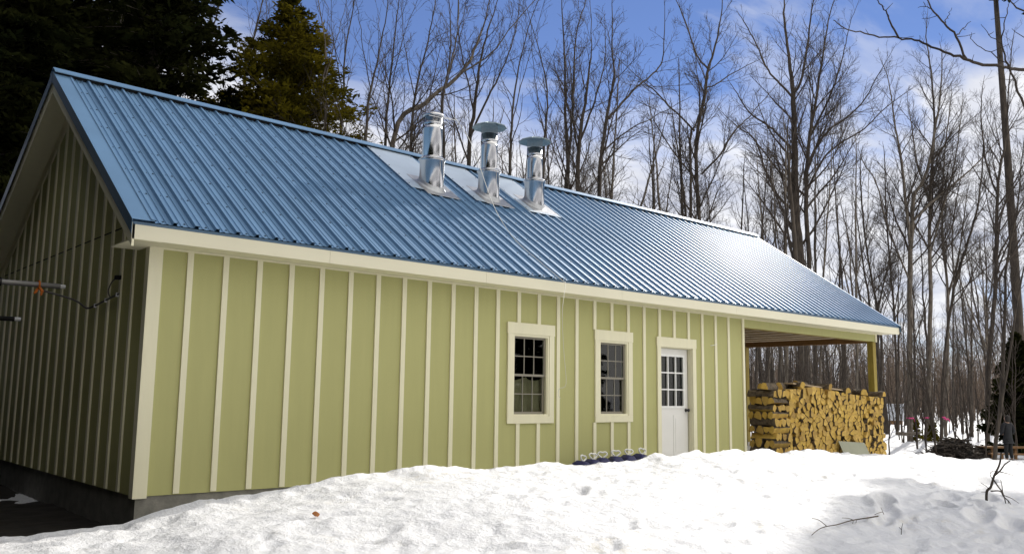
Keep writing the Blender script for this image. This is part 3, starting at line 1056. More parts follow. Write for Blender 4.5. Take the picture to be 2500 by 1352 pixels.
def build_heroes():
    T = tree
    T('big forked maple rising behind the right part of the roof, the broadest bare crown', 46,
      [[(1954, 645, 28), (1944, 533, 24), (1940, 373, 19), (1936, 229, 14), (1925, 133, 9), (1914, 32, 6)],
       [(1936, 229, 9), (1954, 202, 8), (1972, 107, 6), (1981, 27, 4)],
       [(1976, 655, 14), (1968, 480, 13), (1976, 341, 10), (1986, 282, 8), (1997, 213, 7), (2013, 107, 5), (2030, 20, 3)],
       [(1941, 517, 9), (1901, 480, 8), (1869, 416, 6), (1843, 341, 5), (1800, 310, 3)],
       [(1939, 368, 8), (1905, 335, 7), (1880, 310, 6), (1832, 277, 5), (1800, 230, 3)],
       [(1936, 240, 7), (1905, 205, 6), (1875, 172, 5), (1848, 112, 4), (1820, 60, 3)],
       [(1970, 420, 8), (1990, 365, 7), (2024, 318, 6), (2070, 285, 5), (2110, 245, 4), (2140, 190, 3)],
       [(1968, 470, 7), (2013, 385, 6), (2060, 345, 5), (2110, 315, 4), (2160, 265, 3)],
       [(1974, 341, 7), (2010, 270, 6), (2040, 200, 5), (2062, 120, 3), (2075, 60, 2)]], 3, t0=.40, every=.36, lf=.36, lmax=6.0, dens=1.0)
    T('crooked bare tree with two close trunks, behind the roof left of the big maple', 32,
      [[(1707, 541, 11), (1700, 399, 11), (1705, 311, 10), (1722, 222, 9), (1729, 169, 8), (1740, 133, 6), (1753, 80, 5), (1762, 22, 3)],
       [(1687, 545, 9), (1687, 430, 8), (1686, 328, 7), (1700, 300, 5)],
       [(1729, 169, 6), (1700, 133, 5), (1678, 67, 4), (1660, 22, 3)],
       [(1696, 320, 6), (1642, 266, 5), (1598, 222, 4), (1560, 190, 2)],
       [(1713, 426, 6), (1758, 377, 6), (1793, 320, 5), (1830, 284, 3)],
       [(1722, 215, 4), (1752, 205, 4), (1790, 178, 3)]], 5, t0=.38)
    T('bare tree curving to the right just right of the third chimney', 30,
      [[(1464, 490, 13), (1467, 399, 11), (1478, 311, 10), (1489, 244, 8), (1500, 178, 6), (1494, 102, 4)],
       [(1487, 290, 8), (1527, 243, 7), (1558, 209, 6), (1589, 186, 5), (1616, 150, 4), (1622, 95, 3)],
       [(1470, 370, 5), (1530, 320, 4), (1590, 290, 3)]], 7, t0=.34)
    T('bushy bare tree with upright limbs directly behind the third chimney', 33,
      [[(1410, 475, 13), (1416, 333, 11), (1429, 249, 8), (1438, 178, 6), (1445, 110, 3)],
       [(1416, 345, 7), (1440, 280, 6), (1466, 200, 4), (1478, 130, 3)], [(1414, 380, 6), (1400, 300, 5), (1396, 200, 3)]], 9, t0=.34)
    T('tall slender bare tree with two straight leaders behind the third chimney', 34,
      [[(1383, 462, 14), (1387, 413, 12), (1380, 266, 8), (1378, 133, 5), (1372, 22, 3)],
       [(1387, 405, 8), (1398, 266, 7), (1407, 89, 4), (1425, 20, 3)]], 13, t0=.3, lf=.22)
    T('bare tree leaning far to the right behind the first chimney', 27,
      [[(959, 351, 15), (1039, 253, 13), (1127, 178, 10), (1163, 111, 7), (1185, 44, 4)],
       [(1085, 215, 6), (1110, 120, 5), (1120, 40, 3)], [(1127, 178, 6), (1200, 130, 4), (1255, 60, 3)]], 15, bark=M_BARKL, t0=.4)
    T('bare tree rising between the first and second chimneys', 29,
      [[(1143, 410, 13), (1159, 266, 10), (1172, 155, 7), (1198, 53, 4)],
       [(1150, 330, 7), (1190, 240, 6), (1235, 150, 4), (1262, 60, 3)], [(1158, 280, 5), (1140, 190, 4), (1120, 80, 3)]], 17, t0=.35)
    thin = [((892, 344), (905, 220), (928, 120), (945, 10), 'thin grey bare tree second to the right of the big cedar'),
            ((941, 356), (948, 240), (962, 110), (974, 0), 'thin straight bare tree left of the first chimney'),
            ((832, 332), (838, 230), (844, 120), (866, 0), 'thin bare tree in front of the right edge of the big cedar'),
            ((792, 322), (790, 220), (796, 120), (780, 20), 'thin pale tree standing before the middle of the big cedar'),
            ((724, 304), (690, 240), (664, 180), (650, 60), 'crooked pale sapling before the left half of the big cedar'),
            ((598, 170), (604, 152), (624, 80), (641, 0), 'dark bare tree against the sky at the left edge of the big cedar'),
            ((244, 198), (262, 140), (282, 90), (312, -10), 'thin whitish tree leaning right over the left end of the ridge'),
            ((320, 212), (338, 160), (352, 120), (372, 10), 'second thin whitish tree over the left end of the ridge'),
            ((470, 246), (492, 150), (522, 60), (556, -40), 'bare tree leaning right between the two dark evergreens'),
            ((1245, 430), (1250, 300), (1262, 190), (1290, 70), 'bare tree rising just right of the second chimney'),
            ((1004, 372), (1012, 240), (1040, 120), (1062, 10), 'bare tree directly behind the first chimney'),
            ((1085, 392), (1080, 250), (1100, 130), (1096, 0), 'dark bare tree just right of the first chimney'),
            ((1326, 452), (1330, 330), (1336, 220), (1312, 110), 'slim bare tree between the third chimney and its left neighbour')]
    for i, (a, b, c, d, lab) in enumerate(thin):
        w0 = 9 if i not in (4, 6, 7) else 6
        D = 24 + (i * 37 % 11)
        T(lab, D, [[(*a, w0), (*b, w0 * .75), (*c, w0 * .5), (*d, w0 * .3)],
                   [(b[0], b[1], w0 * .4), (b[0] + (22 if i % 2 else -18), b[1] - 90, w0 * .28), (b[0] + (50 if i % 2 else -30), b[1] - 190, w0 * .18)]],
          30 + i, bark=M_BARKL if i in (3, 4, 6, 7) else M_BARK, t0=.32, every=.45, lf=.24, lmax=2.6, dens=.9)
    # right of the building
    T('thick grey tree standing nearest the right end of the woodpile', 46,
      [[(2222, 1085, 18), (2222, 900, 17), (2221, 719, 15), (2226, 560, 13), (2231, 480, 11), (2253, 445, 9), (2274, 373, 8), (2282, 320, 7), (2293, 256, 5), (2300, 150, 3)],
       [(2222, 600, 9), (2205, 437, 8), (2197, 373, 7), (2184, 298, 5), (2170, 200, 3)],
       [(2226, 545, 8), (2262, 505, 7), (2322, 455, 6), (2380, 405, 4), (2430, 350, 3)],
       [(2222, 690, 6), (2170, 560, 5), (2140, 450, 4), (2110, 400, 3)]], 51, bark=M_BARKL, t0=.45, every=.42, lf=.34, lmax=5.0, dens=1.0)
    T('straight pale tree with a pink ribbon, second from the woodpile', 47,
      [[(2262, 1085, 16), (2268, 900, 14), (2271, 719, 12), (2271, 480, 9), (2281, 330, 7), (2276, 200, 5), (2262, 90, 3)],
       [(2270, 620, 6), (2300, 520, 5), (2330, 400, 4), (2345, 300, 3)], [(2271, 500, 6), (2240, 400, 5), (2225, 300, 3)]], 53, bark=M_BARKL, t0=.42, every=.42, lf=.34, lmax=5.0, dens=1.0)
    T('slim tree leaning right behind the dark brush pile', 49,
      [[(2299, 1062, 11), (2304, 900, 9), (2330, 700, 8), (2365, 586, 7), (2391, 479, 5), (2400, 360, 3)],
       [(2330, 700, 5), (2325, 560, 4), (2345, 440, 3)]], 55, t0=.42, every=.42, lf=.34, lmax=5.0, dens=1.0)
    T('very pale slim trunk behind the left end of the dark brush pile', 51,
      [[(2309, 1058, 11), (2312, 900, 10), (2314, 720, 8), (2300, 540, 6), (2306, 380, 4), (2320, 260, 3)],
       [(2314, 730, 5), (2345, 600, 4), (2360, 480, 3)]], 57, bark=M_BARKL, t0=.42, every=.42, lf=.34, lmax=5.0, dens=1.0)
    T('dark tall tree at the right of the brush pile, straight trunk', 40,
      [[(2410, 1090, 15), (2413, 900, 14), (2429, 719, 12), (2434, 533, 10), (2439, 426, 8), (2455, 341, 6), (2462, 230, 4), (2470, 120, 3)],
       [(2432, 640, 6), (2470, 560, 5), (2510, 470, 3)], [(2436, 480, 6), (2405, 380, 5), (2395, 260, 3)]], 59, t0=.4, every=.42, lf=.34, lmax=5.0, dens=1.0)
    T('dark leaning pair of trunks just left of the standing person', 29,
      [[(2430, 1095, 12), (2445, 960, 11), (2452, 800, 9), (2458, 640, 7), (2485, 500, 5), (2496, 380, 3)],
       [(2437, 1040, 8), (2466, 860, 7), (2490, 700, 5), (2520, 560, 3)]], 61, t0=.4)
    T('thin tree seen between the woodpile and the thick grey tree', 53,
      [[(2190, 1060, 8), (2188, 900, 7), (2180, 720, 6), (2165, 560, 5), (2160, 400, 3)], [(2183, 760, 4), (2205, 640, 3), (2215, 500, 2)]], 63, t0=.4)
    T('slender dark tree right behind the end post of the open bay', 45,
      [[(2150, 960, 9), (2150, 800, 8), (2120, 640, 6), (2105, 500, 5), (2100, 400, 3)], [(2140, 760, 5), (2170, 640, 4), (2180, 540, 3)]], 65, t0=.35)
    # seen through the open bay
    for i, (x, w0, lab) in enumerate(((1953, 20, 'thickest dark trunk seen through the open bay, low part of a leaning maple'), (1918, 13, 'dark trunk left of the thickest one seen through the open bay'),
                                     (1903, 9, 'slim pale trunk between two dark ones seen through the open bay'), (1876, 7, 'thin trunk nearest the left post of the open bay'),
                                     (1990, 10, 'rough trunk right of the thickest one seen through the open bay'), (2002, 8, 'smooth grey trunk in the middle of the open bay'),
                                     (2062, 8, 'slim trunk forking low, seen through the right half of the open bay'), (2090, 9, 'trunk beside the end post inside the open bay'), (1845, 8, 'mossy trunk at the left edge of the open bay'))):
        D = 36 + (i * 5 % 9)
        T(lab, D, [[(x, 1000, w0), (x + 2, 850, w0 * .95), (x + (i % 3 - 1) * 10, 640, w0 * .75), (x + (i % 3 - 1) * 22, 480, w0 * .5), (x + (i % 3 - 1) * 30, 350, w0 * .25)],
                   [(x + (i % 3 - 1) * 8, 680, w0 * .4), (x - 30 + i * 8, 560, w0 * .3), (x - 40 + i * 10, 440, w0 * .2)]], 80 + i,
          bark=M_BARKL if i % 2 else M_BARK, t0=.5, every=.6, lf=.2, lmax=2.2, dens=.75)


build_heroes()


def conifer(label, base, h, rmax, seed, m, n_spray, low=.06, droop=.25, power=.8, leaf=(.30, .055), name='conifer', top_r=.1, density_in=.25, group=None, girth=1.0):
    rg = np.random.default_rng(seed)
    base = np.array(base, float)
    root = thing(name, label, 'evergreen tree', base, group)
    W = Wood()
    tp = [base + np.array([0, 0, -.2]), base + np.array([.05, 0, h * .4]), base + np.array([-.05, .05, h * .8]), base + np.array([0, 0, h * .985])]
    P, Rd = densify(tp, [(h * .014 + .03) * girth, (h * .010 + .02) * girth, (h * .004 + .01) * girth, .01], 5)
    W.br.setdefault((len(P), 8), []).append((P, Rd))
    nb = max(70, int(h * 27))
    cen, dirs, siz = [], [], []
    for i in range(nb):
        t = low + (1 - low) * ((i + rg.random()) / nb) ** 0.92
        az = rg.uniform(0, 2 * math.pi)
        L = (rmax * (1 - t) ** power + top_r) * rg.uniform(.6, 1.12)
        d0 = np.array([math.cos(az), math.sin(az), rg.uniform(-.05, .45)])
        d0 /= np.linalg.norm(d0)
        p0 = base + np.array([0, 0, h * t])
        s_ = np.linspace(0, 1, 6)
        curve = p0 + d0 * L * s_[:, None] + np.array([0, 0, -1.0]) * (droop * L * s_ ** 2)[:, None] + np.array([0, 0, .5 * droop * L]) * (np.maximum(s_ - .7, 0) ** 2 * 3)[:, None]
        W.add(list(curve), list(np.linspace(.008 + L * .011, .004, 6)), 3)
        k = max(8, int(n_spray * L / (nb * rmax * .6)))
        u = rg.random(k) ** (1 - density_in)
        idx = np.minimum((u * 5).astype(int), 4)
        c = curve[idx] + (curve[idx + 1] - curve[idx]) * (u * 5 - idx)[:, None]
        wid = .11 + .22 * L * (1 - .6 * u)
        side = np.cross(d0, [0, 0, 1.0]); side /= np.linalg.norm(side)
        sgn = rg.uniform(-1, 1, k)
        c = c + side * (sgn * wid)[:, None] + rg.normal(size=(k, 3)) * [.05, .05, .07] * (.5 + L * .3)
        dv = d0 * .8 + side * sgn[:, None] * .9 + rg.normal(size=(k, 3)) * .45 + np.array([0, 0, -droop * .8])
        cen.append(c); dirs.append(dv); siz.append(rg.uniform(.55, 1.25, k))
    c = np.concatenate(cen); d = np.concatenate(dirs); z = np.concatenate(siz)
    d /= np.linalg.norm(d, axis=1, keepdims=True) + 1e-9
    a = np.cross(d, rg.normal(size=d.shape)); a /= np.linalg.norm(a, axis=1, keepdims=True) + 1e-9
    lv, lw = leaf[0] * z[:, None], leaf[1] * z[:, None]
    p0, p2 = c - d * lv * .5, c + d * lv * .5
    p1, p3 = c - d * lv * .05 + a * lw, c + d * lv * .12 - a * lw
    V = np.stack([p0, p1, p2, p3], 1).reshape(-1, 3)
    W.mesh('trunk', M_BARK, root)
    np_mesh('crown', V, np.arange(len(V)).reshape(-1, 4), m, parent=root)
    return root


def gp(px, py, D):
    q = at(px, py, D)
    q[2] = gz(q[0], q[1]) - .1
    return q


def build_conifers():
    conifer('big dense cedar, yellow green, standing behind the middle of the ridge', gp(698, 300, 26), 14.2, 7.0, 101, M_CEDAR, 130000, low=.30, droop=.10, power=.85, leaf=(.20, .036), name='cedar_tree')
    conifer('small sparse cedar half hidden behind the first chimney', gp(1058, 400, 25), 8.2, 1.6, 102, M_CEDAR, 7000, low=.25, power=.7, leaf=(.26, .05), name='cedar_tree')
    conifer('short dark cedar lobe on the left flank of the big cedar', gp(560, 260, 25), 10.8, 2.6, 103, M_SPRUCE, 22000, low=.15, power=.7, leaf=(.26, .05), name='cedar_tree')
    conifer('dark tall evergreen left of the gap of sky, above the left end of the roof', gp(372, 200, 24), 19.0, 3.4, 104, M_SPRUCE, 40000, low=.12, droop=.3, power=.5, leaf=(.30, .055))
    conifer('dark evergreen second from the left edge, behind the ridge end', gp(290, 170, 29), 19, 3.2, 105, M_SPRUCE, 26000, low=.1, droop=.3, power=.55, leaf=(.32, .06))
    conifer('near black evergreen beside the left gable roof slope', gp(120, 150, 25), 19, 3.6, 106, M_SPRUCE, 56000, low=.05, droop=.3, power=.55, leaf=(.32, .06))
    conifer('near black evergreen at the left edge of the picture', gp(-10, 200, 21), 17, 3.5, 107, M_SPRUCE, 56000, low=.04, droop=.3, power=.6, leaf=(.32, .06))
    # unseen evergreens added out of the frame at left to darken the gable
    for (x, y, h, r, wd) in ((-4.3, -1.4, 11, 2.2, 'one'), (-3.2, 2.0, 12, 1.9, 'two'), (-3.4, 5.4, 14, 2.6, 'three'), (-3.2, 9.4, 14, 2.6, 'four'), (-7.5, 0.8, 15, 3.0, 'five'), (-6.6, -4.6, 15, 2.8, 'six'), (-8.5, -9.0, 16, 3.4, 'seven'), (-7.4, -13.0, 17, 3.2, 'eight'), (-10.5, -3.5, 18, 3.4, 'nine'), (-4.8, -16.5, 17, 3.2, 'ten'), (-5.9, -7.0, 16, 2.4, 'eleven'), (-6.2, -10.5, 17, 2.4, 'twelve')):
        conifer('unseen evergreen added left of the frame to darken the gable, tree %s of its row' % wd, (x, y, -.6), h, r, int(120 + abs(x * 3)), M_SPRUCE, 36000, low=.02, droop=.3, power=.6, leaf=(.36, .08))
    # tall pines at the right: crowns kept out of view to shade the snow
    for i, (px, D, h, r, lab) in enumerate(((2506, 40, 33.5, 2.8, 'tall pine with a clear dark trunk at the right edge of the picture'),
                                            (2650, 38, 31, 3.2, 'tall pine out of the frame to the right, nearer'),
                                            (2740, 44, 32, 3.4, 'tall pine out of the frame to the right, farther back'))):
        conifer(lab, gp(px, 1090, D), h, r, 140 + i, M_SPRUCE, 46000, low=.70, droop=.1, power=.4, leaf=(.36, .08), name='pine_tree', top_r=.6, girth=.5)
    conifer('low dark evergreen behind the person at the right edge', gp(2497, 1080, 37), 5.2, 1.9, 150, M_SPRUCE, 14000, low=.03, power=.8, leaf=(.3, .07))
    conifer('knee high green fir seedling left of the second ribboned trunk', gp(2238, 1085, 46), 1.2, .3, 151, M_CEDAR, 500, low=.1, leaf=(.16, .04), name='fir_seedling')
    conifer('knee high green fir seedling right of the second ribboned trunk', gp(2280, 1085, 46), 1.1, .3, 152, M_CEDAR, 500, low=.1, leaf=(.16, .04), name='fir_seedling')


build_conifers()


def behind_camera():  # unseen trees added for the panes and pipes to mirror
    src = None
    for i, (x, y, s_) in enumerate(((-9, -24, .62), (-1, -27, .7), (5, -25, .6), (12, -24, .72), (19, -22, .62), (27, -20, .7), (33, -16, .66), (16, -13.5, .42), (24.5, -18, .45), (10.5, -15.5, .36), (20.5, -16, .5), (13, -18.5, .45))):
        if src is None:
            src = conifer('evergreen standing behind the photographer, out of the frame', (x, y, -.8), 13, 2.9, 190, M_SPRUCE, 26000, low=.03, droop=.3, power=.6, leaf=(.36, .08), group='evergreens behind the photographer')
            src.scale = (s_, s_, s_)
            continue
        o = src.copy(); COL.objects.link(o)
        o.location = (x, y, -.8); o.scale = (s_, s_, s_); o.rotation_euler = (0, 0, i * 1.7)
        for ch in src.children:
            c = ch.copy(); COL.objects.link(c); c.parent = o


behind_camera()


def build_woods():
    """the wood behind: a few kinds of bare tree, each repeated as separate trees"""
    kinds = []
    for k in range(9):
        rg = np.random.default_rng(300 + k)
        W = Wood()
        h = rg.uniform(12, 17)
        lean = rg.normal(size=2) * .6
        P, Rd = densify([np.array([0, 0, -.3]), np.array([lean[0] * .2, lean[1] * .2, h * .3]), np.array([lean[0] * .6, lean[1] * .6, h * .62]), np.array([lean[0], lean[1], h])],
                        [.11 + .02 * (k % 3), .09, .055, .010], 5, .03, rg)
        W.br.setdefault((len(P), 6), []).append((P, Rd))
        if k % 2:
            j = 7 + k % 3
            d = rv(rg); d[2] = 2.6; d /= np.linalg.norm(d)
            P2, R2 = densify([P[j], P[j] + d * 2.4 + [.2, 0, 0], P[j] + d * 5.6 + [0, 0, .6]], [Rd[j] * .7, .05, .01], 5, .02, rg)
            W.br.setdefault((len(P2), 6), []).append((P2, R2))
            stem_branches(W, rg, P2, R2, .2, .5, .26, 2.2, .8)
        stem_branches(W, rg, P, Rd, .34, .42, .24, 2.8, .8)
        o = W.mesh('bare_tree', M_BARK if k % 3 else M_BARKL, None)
        kinds.append(o)
    sap = []
    for k in range(5):
        rg = np.random.default_rng(400 + k)
        W = Wood()
        h = rg.uniform(3.5, 6.5)
        for s_ in range(1 + k % 3):
            a = rg.uniform(0, 6.28)
            P, Rd = densify([np.array([.1 * math.cos(a), .1 * math.sin(a), -.2]), np.array([.35 * math.cos(a), .35 * math.sin(a), h * .5]), np.array([.7 * math.cos(a) + rg.normal() * .3, .7 * math.sin(a), h])], [.032, .022, .005], 5, .02, rg)
            W.br.setdefault((len(P), 5), []).append((P, Rd))
            stem_branches(W, rg, P, Rd, .2, .34, .28, 1.5, .9, maxl=2)
        sap.append(W.mesh('bare_sapling', M_TWIG, None))
    zones = [(0, 560, 'bare tree of the wood among the dark evergreens at the left'),
             (560, 1000, 'bare tree of the wood behind the roof, left of the chimneys'),
             (1000, 1340, 'bare tree of the wood behind the three chimneys'),
             (1340, 1640, 'bare tree of the wood over the ridge, right of the chimneys'),
             (1640, 1820, 'bare tree of the wood over the right end of the ridge'),
             (1820, 2140, 'bare tree of the wood seen past the right roof slope and through the open bay'),
             (2140, 2330, 'bare tree of the far wood right of the building'),
             (2330, 2520, 'bare tree of the far wood at the right edge of the picture')]
    rg = np.random.default_rng(77)
    used = set()
    def put(src, x, y, s_, lab, grp, cat, sz):
        if src.name not in used:
            used.add(src.name); o = src
        else:
            o = src.copy(); COL.objects.link(o)
        o.location = (x, y, gz(x, y))
        o.rotation_euler = (rg.normal() * .045, rg.normal() * .045, rg.uniform(0, 6.28))
        o.scale = (s_, s_, s_ * sz)
        tag(o, lab, cat, grp)
    done = []
    n = 0
    for i in range(900):
        px = rg.uniform(-40, 2530)
        if px < 1250 and rg.random() < .35:
            continue
        if px > 1830 and rg.random() < .5:
            continue
        D = rg.uniform(50, 75) if px > 2080 else rg.uniform(40, 80) if px > 1700 else rg.uniform(30, 62)
        q = at(px, 1000, D)
        if q[1] < 10 and q[0] < 19:
            continue
        if any((q[0] - a) ** 2 + (q[1] - b) ** 2 < 2.2 for a, b in done):
            continue
        done.append((q[0], q[1]))
        lab = [z for z in zones if z[0] <= max(0, min(px, 2519)) < z[1]][0][2]
        put(kinds[n % 9], q[0], q[1], rg.uniform(.72, 1.12), lab, 'bare trees of the wood behind the building', 'tree', rg.uniform(.9, 1.1))
        n += 1
        if n >= 190:
            break
    m = 0
    for i in range(400):
        px = rg.uniform(1830, 2520)
        D = rg.uniform(31, 62)
        q = at(px, 1000, D)
        if q[1] < 9 and q[0] < 20:
            continue
        lab = 'thin sapling in the snow right of the building' if px > 2150 else 'thin sapling seen through the open bay'
        put(sap[m % 5], q[0], q[1], rg.uniform(.7, 1.25), lab, 'leafless saplings at the edge of the wood', 'sapling', 1)
        m += 1
        if m >= 80:
            break
    # the far wood, one mass of stems and twigs
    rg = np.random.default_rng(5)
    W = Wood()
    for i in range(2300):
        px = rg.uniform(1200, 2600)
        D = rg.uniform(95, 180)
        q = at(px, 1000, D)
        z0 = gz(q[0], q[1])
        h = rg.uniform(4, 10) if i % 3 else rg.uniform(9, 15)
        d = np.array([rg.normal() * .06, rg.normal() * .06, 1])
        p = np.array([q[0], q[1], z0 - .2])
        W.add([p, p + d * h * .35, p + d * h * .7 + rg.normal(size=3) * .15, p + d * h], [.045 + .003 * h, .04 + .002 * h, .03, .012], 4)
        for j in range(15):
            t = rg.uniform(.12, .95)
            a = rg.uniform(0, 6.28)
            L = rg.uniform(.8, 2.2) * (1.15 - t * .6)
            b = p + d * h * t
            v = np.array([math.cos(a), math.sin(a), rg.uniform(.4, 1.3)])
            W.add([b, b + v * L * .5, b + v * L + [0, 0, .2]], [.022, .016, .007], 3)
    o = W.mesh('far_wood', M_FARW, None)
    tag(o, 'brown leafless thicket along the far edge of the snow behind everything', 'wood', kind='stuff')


build_woods()


# ------------------------------------------------------------------ smaller things
def hit(px, py, lift=0.0):
    """where the sight line through a photo pixel meets the snow"""
    d = at(px, py, 1.0) - CAM
    s_ = np.linspace(4, 60, 2801)
    P = CAM + s_[:, None] * d
    g = ground(P[:, 0], P[:, 1], False)
    k = int(np.argmax(P[:, 2] < g))
    q = P[k].copy()
    q[2] = g[k] + lift
    return q


def px_branch(mb, pts, D, w0, w1, sides=6, base=None):
    P = [at(x, y, D) for x, y in pts]
    if base is not None:
        P = [np.array(base)] + P
    r = np.linspace(w0 * D / FPX / 2, w1 * D / FPX / 2, len(P))
    P, Rd = densify(P, r, 4)
    mb.tube(P, Rd, sides)
    return P, Rd


def pile_top(x):
    return float(np.interp(x, [12.07, 12.5, 13.0, 13.6, 14.2, 14.6, 15.0, 15.5, 16.12], [1.27, 1.25, 1.31, 1.27, 1.26, 1.18, 1.22, 1.16, 1.14]))


def woodpile():
    rg = np.random.default_rng(4)
    x0, x1, zb = 12.075, 16.12, -.12
    pts = []
    # seeds on a jittered grid, finer in the lower right stack
    z, row = zb + .06, 0
    while z < 1.36:
        x = x0 + .04 + (row % 2) * .07
        while x < x1:
            fine = x > 14.9 and z < .55
            p = (x + rg.normal() * .034, z + rg.normal() * .020)
            if p[1] < pile_top(p[0]) - .02 and x0 < p[0] < x1:
                pts.append(p)
            x += (.115 if fine else .150) * rg.uniform(.75, 1.25)
        z += .092; row += 1
    pts = np.array(pts)
    box = lambda: [(x0, zb), (x1, zb), (x1, pile_top(x1)), (14.6, pile_top(14.6) + .02), (13.0, pile_top(13) + .03), (x0, pile_top(x0))]
    def clip(poly, a, n):
        out = []
        for i in range(len(poly)):
            p, q = np.array(poly[i]), np.array(poly[(i + 1) % len(poly)])
            dp, dq = (p - a) @ n, (q - a) @ n
            if dp <= 0: out.append(tuple(p))
            if dp * dq < 0: out.append(tuple(p + (q - p) * dp / (dp - dq)))
        return out
    cells = []
    for i, p in enumerate(pts):
        poly = box()
        dd = np.hypot(*(pts - p).T)
        for j in np.argsort(dd)[1:22]:
            q = pts[j]
            poly = clip(poly, (p + q) / 2, (q - p))
            if len(poly) < 3: break
        if len(poly) >= 3: cells.append(np.array(poly))
    logs = []
    for poly in cells:
        c = poly.mean(0)
        e = np.roll(poly, -1, 0) - poly
        A = .5 * abs(np.sum(poly[:, 0] * np.roll(poly[:, 1], -1) - np.roll(poly[:, 0], -1) * poly[:, 1]))
        if A < .002: continue
        logs.append((A, poly, c))
    logs.sort(key=lambda t: -t[0])
    rest = MB()
    for li, (A, poly, c) in enumerate(logs):
        n = len(poly)
        sharp = set(rg.choice(n, size=min(n, rg.integers(1, 4)), replace=False).tolist())
        out = []
        for k in range(n):
            p, a, b = poly[k], poly[k - 1], poly[(k + 1) % n]
            if k in sharp: out.append(p)
            else:
                out += [p + (a - p) * .30, p + ((a + b) / 2 - p) * .16, p + (b - p) * .30]
        out = np.array(out)
        size = math.sqrt(A)
        s_ = 1 - .005 / size - rg.uniform(0, .03)
        out = c + (out - c) * s_
        bow = rg.normal() * .02
        rag = rg.random() < .12
        y0 = -.35 + rg.normal() * .016 + (rg.uniform(-.07, .05) if c[0] > 15 else 0) + (.05 if rag else 0)
        # a curving right end: the last stack turns away
        if c[0] > 15.7: y0 += (c[0] - 15.7) ** 2 * .9
        Lg = rg.uniform(.38, .46)
        tilt = rg.normal(size=2) * .05
        front = [(q[0] - c[0], 0 + (q[0] - c[0]) * tilt[0] + (q[1] - c[1]) * tilt[1], q[1] - c[1]) for q in out]
        if li >= 246:                   # past three hundred logs: the smallest ends, wedged in the gaps, as one object
            rest.prism([(q[0] + c[0], q[1] + y0, q[2] + c[1]) for q in front], (0, Lg, 0), 1, 0)
            continue
        m = MB()
        m.prism(front, (rg.normal() * .01, Lg, rg.normal() * .01), 1 if rg.random() < .55 else 0, 0)
        o = m.build('firewood_log', [M_WOOD, M_LOGBARK])
        o.location = (c[0], y0, c[1])
        tag(o, 'split yellow firewood log packed with its cut end outward in the long stacked woodpile', 'firewood log', 'split logs of the long woodpile')
    tag(rest.build('small_firewood', [M_WOOD, M_LOGBARK]), 'smallest split pieces wedged between the larger log ends of the woodpile', 'firewood', kind='stuff')
    # the crib of crossed logs at the left end of the pile
    kinds = []
    for k in range(7):
        m = MB()
        ang = [(.0, 3.3), (.0, 3.14), (-.3, 3.6), (.2, 2.6), (.0, 3.5), (0, 2.4), (-.1, 3.0)][k]
        nseg = 9
        prof0 = [(math.cos(ang[0] + (ang[1] - ang[0]) * i / nseg), math.sin(ang[0] + (ang[1] - ang[0]) * i / nseg)) for i in range(nseg + 1)]
        if k in (3, 5): prof0.append((0, -.25))
        Ls = 9
        v, f, mi = [], [], []
        npf = len(prof0)
        for j in range(Ls):
            ww = 1 + rg.normal() * .05
            for (a, b) in prof0:
                v.append(((j / (Ls - 1) - .5) * .56, a * .072 * ww + rg.normal() * .003, (b * .115 - .045) * ww + rg.normal() * .003))
        for j in range(Ls - 1):
            for i in range(npf):
                f.append((j * npf + i, j * npf + (i + 1) % npf, (j + 1) * npf + (i + 1) % npf, (j + 1) * npf + i))
                mi.append(1 if i < nseg else 0)
        f += [tuple(range(npf)), tuple((Ls - 1) * npf + i for i in reversed(range(npf)))]
        mi += [0, 0]
        m.v, m.f, m.m = v, f, mi
        kinds.append(m)
    made = {}
    def lay(k, x, y, z, rot, lab, grp, roll=0.0, s_=1.0):
        if k not in made:
            made[k] = o = kinds[k].build('crossed_log', [M_WOOD, M_LOGBARK])
        else:
            o = made[k].copy(); COL.objects.link(o)
        o.location = (x, y, z); o.rotation_euler = (roll, rg.normal() * .02, rot); o.scale = (s_, 1, 1)
        tag(o, lab, 'firewood log', grp)
    for ly in range(10):
        z = -.03 + ly * .1335
        for j in range(4):
            o_ = -.21 + j * .14 + rg.normal() * .008
            fl = math.pi if rg.random() < .3 else 0
            lab = 'bark covered log laid crosswise in the square crib that ends the woodpile'
            if ly % 2 == 0:
                lay(int(rg.integers(7)), 11.78 + rg.normal() * .012, -.09 + o_, z, rg.normal() * .03, lab, 'crossed logs of the crib', fl)
            else:
                lay(int(rg.integers(7)), 11.78 + o_, -.09 + rg.normal() * .012, z, math.pi / 2 + rg.normal() * .03, lab, 'crossed logs of the crib', fl)
    for i, (x, y, z, r_) in enumerate(((11.62, -.2, 1.31, .2), (11.86, -.05, 1.32, -.1), (12.25, -.1, 1.33, .3), (12.5, -.2, 1.35, 1.2), (12.9, -.12, 1.37, .15), (13.5, -.2, 1.33, 1.4), (14.4, -.15, 1.27, 1.2), (15.2, -.2, 1.25, .8), (15.9, -.15, 1.21, 1.5))):
        lay(i % 7, x, y, z, r_, 'loose log lying at an angle on top of the woodpile', 'loose logs on top of the woodpile')
    for i in range(5):
        lay(i, 11.33 + rg.normal() * .02, .42 + rg.normal() * .05, .04 + i * .12, rg.normal() * .1, 'log in the shade behind the crib beside the left post', 'shaded logs by the left post')
    m = MB()
    m.add([(12.28, -.32, 1.375), (14.62, -.30, 1.255), (14.62, -.10, 1.26), (12.28, -.12, 1.38), (12.28, -.32, 1.402), (14.62, -.30, 1.282), (14.62, -.10, 1.287), (12.28, -.12, 1.407)],
          [(3, 2, 1, 0), (4, 5, 6, 7), (0, 1, 5, 4), (1, 2, 6, 5), (2, 3, 7, 6), (3, 0, 4, 7)])
    tag(m.build('plank', M_JOIST), 'long weathered plank lying along the top of the woodpile', 'plank')
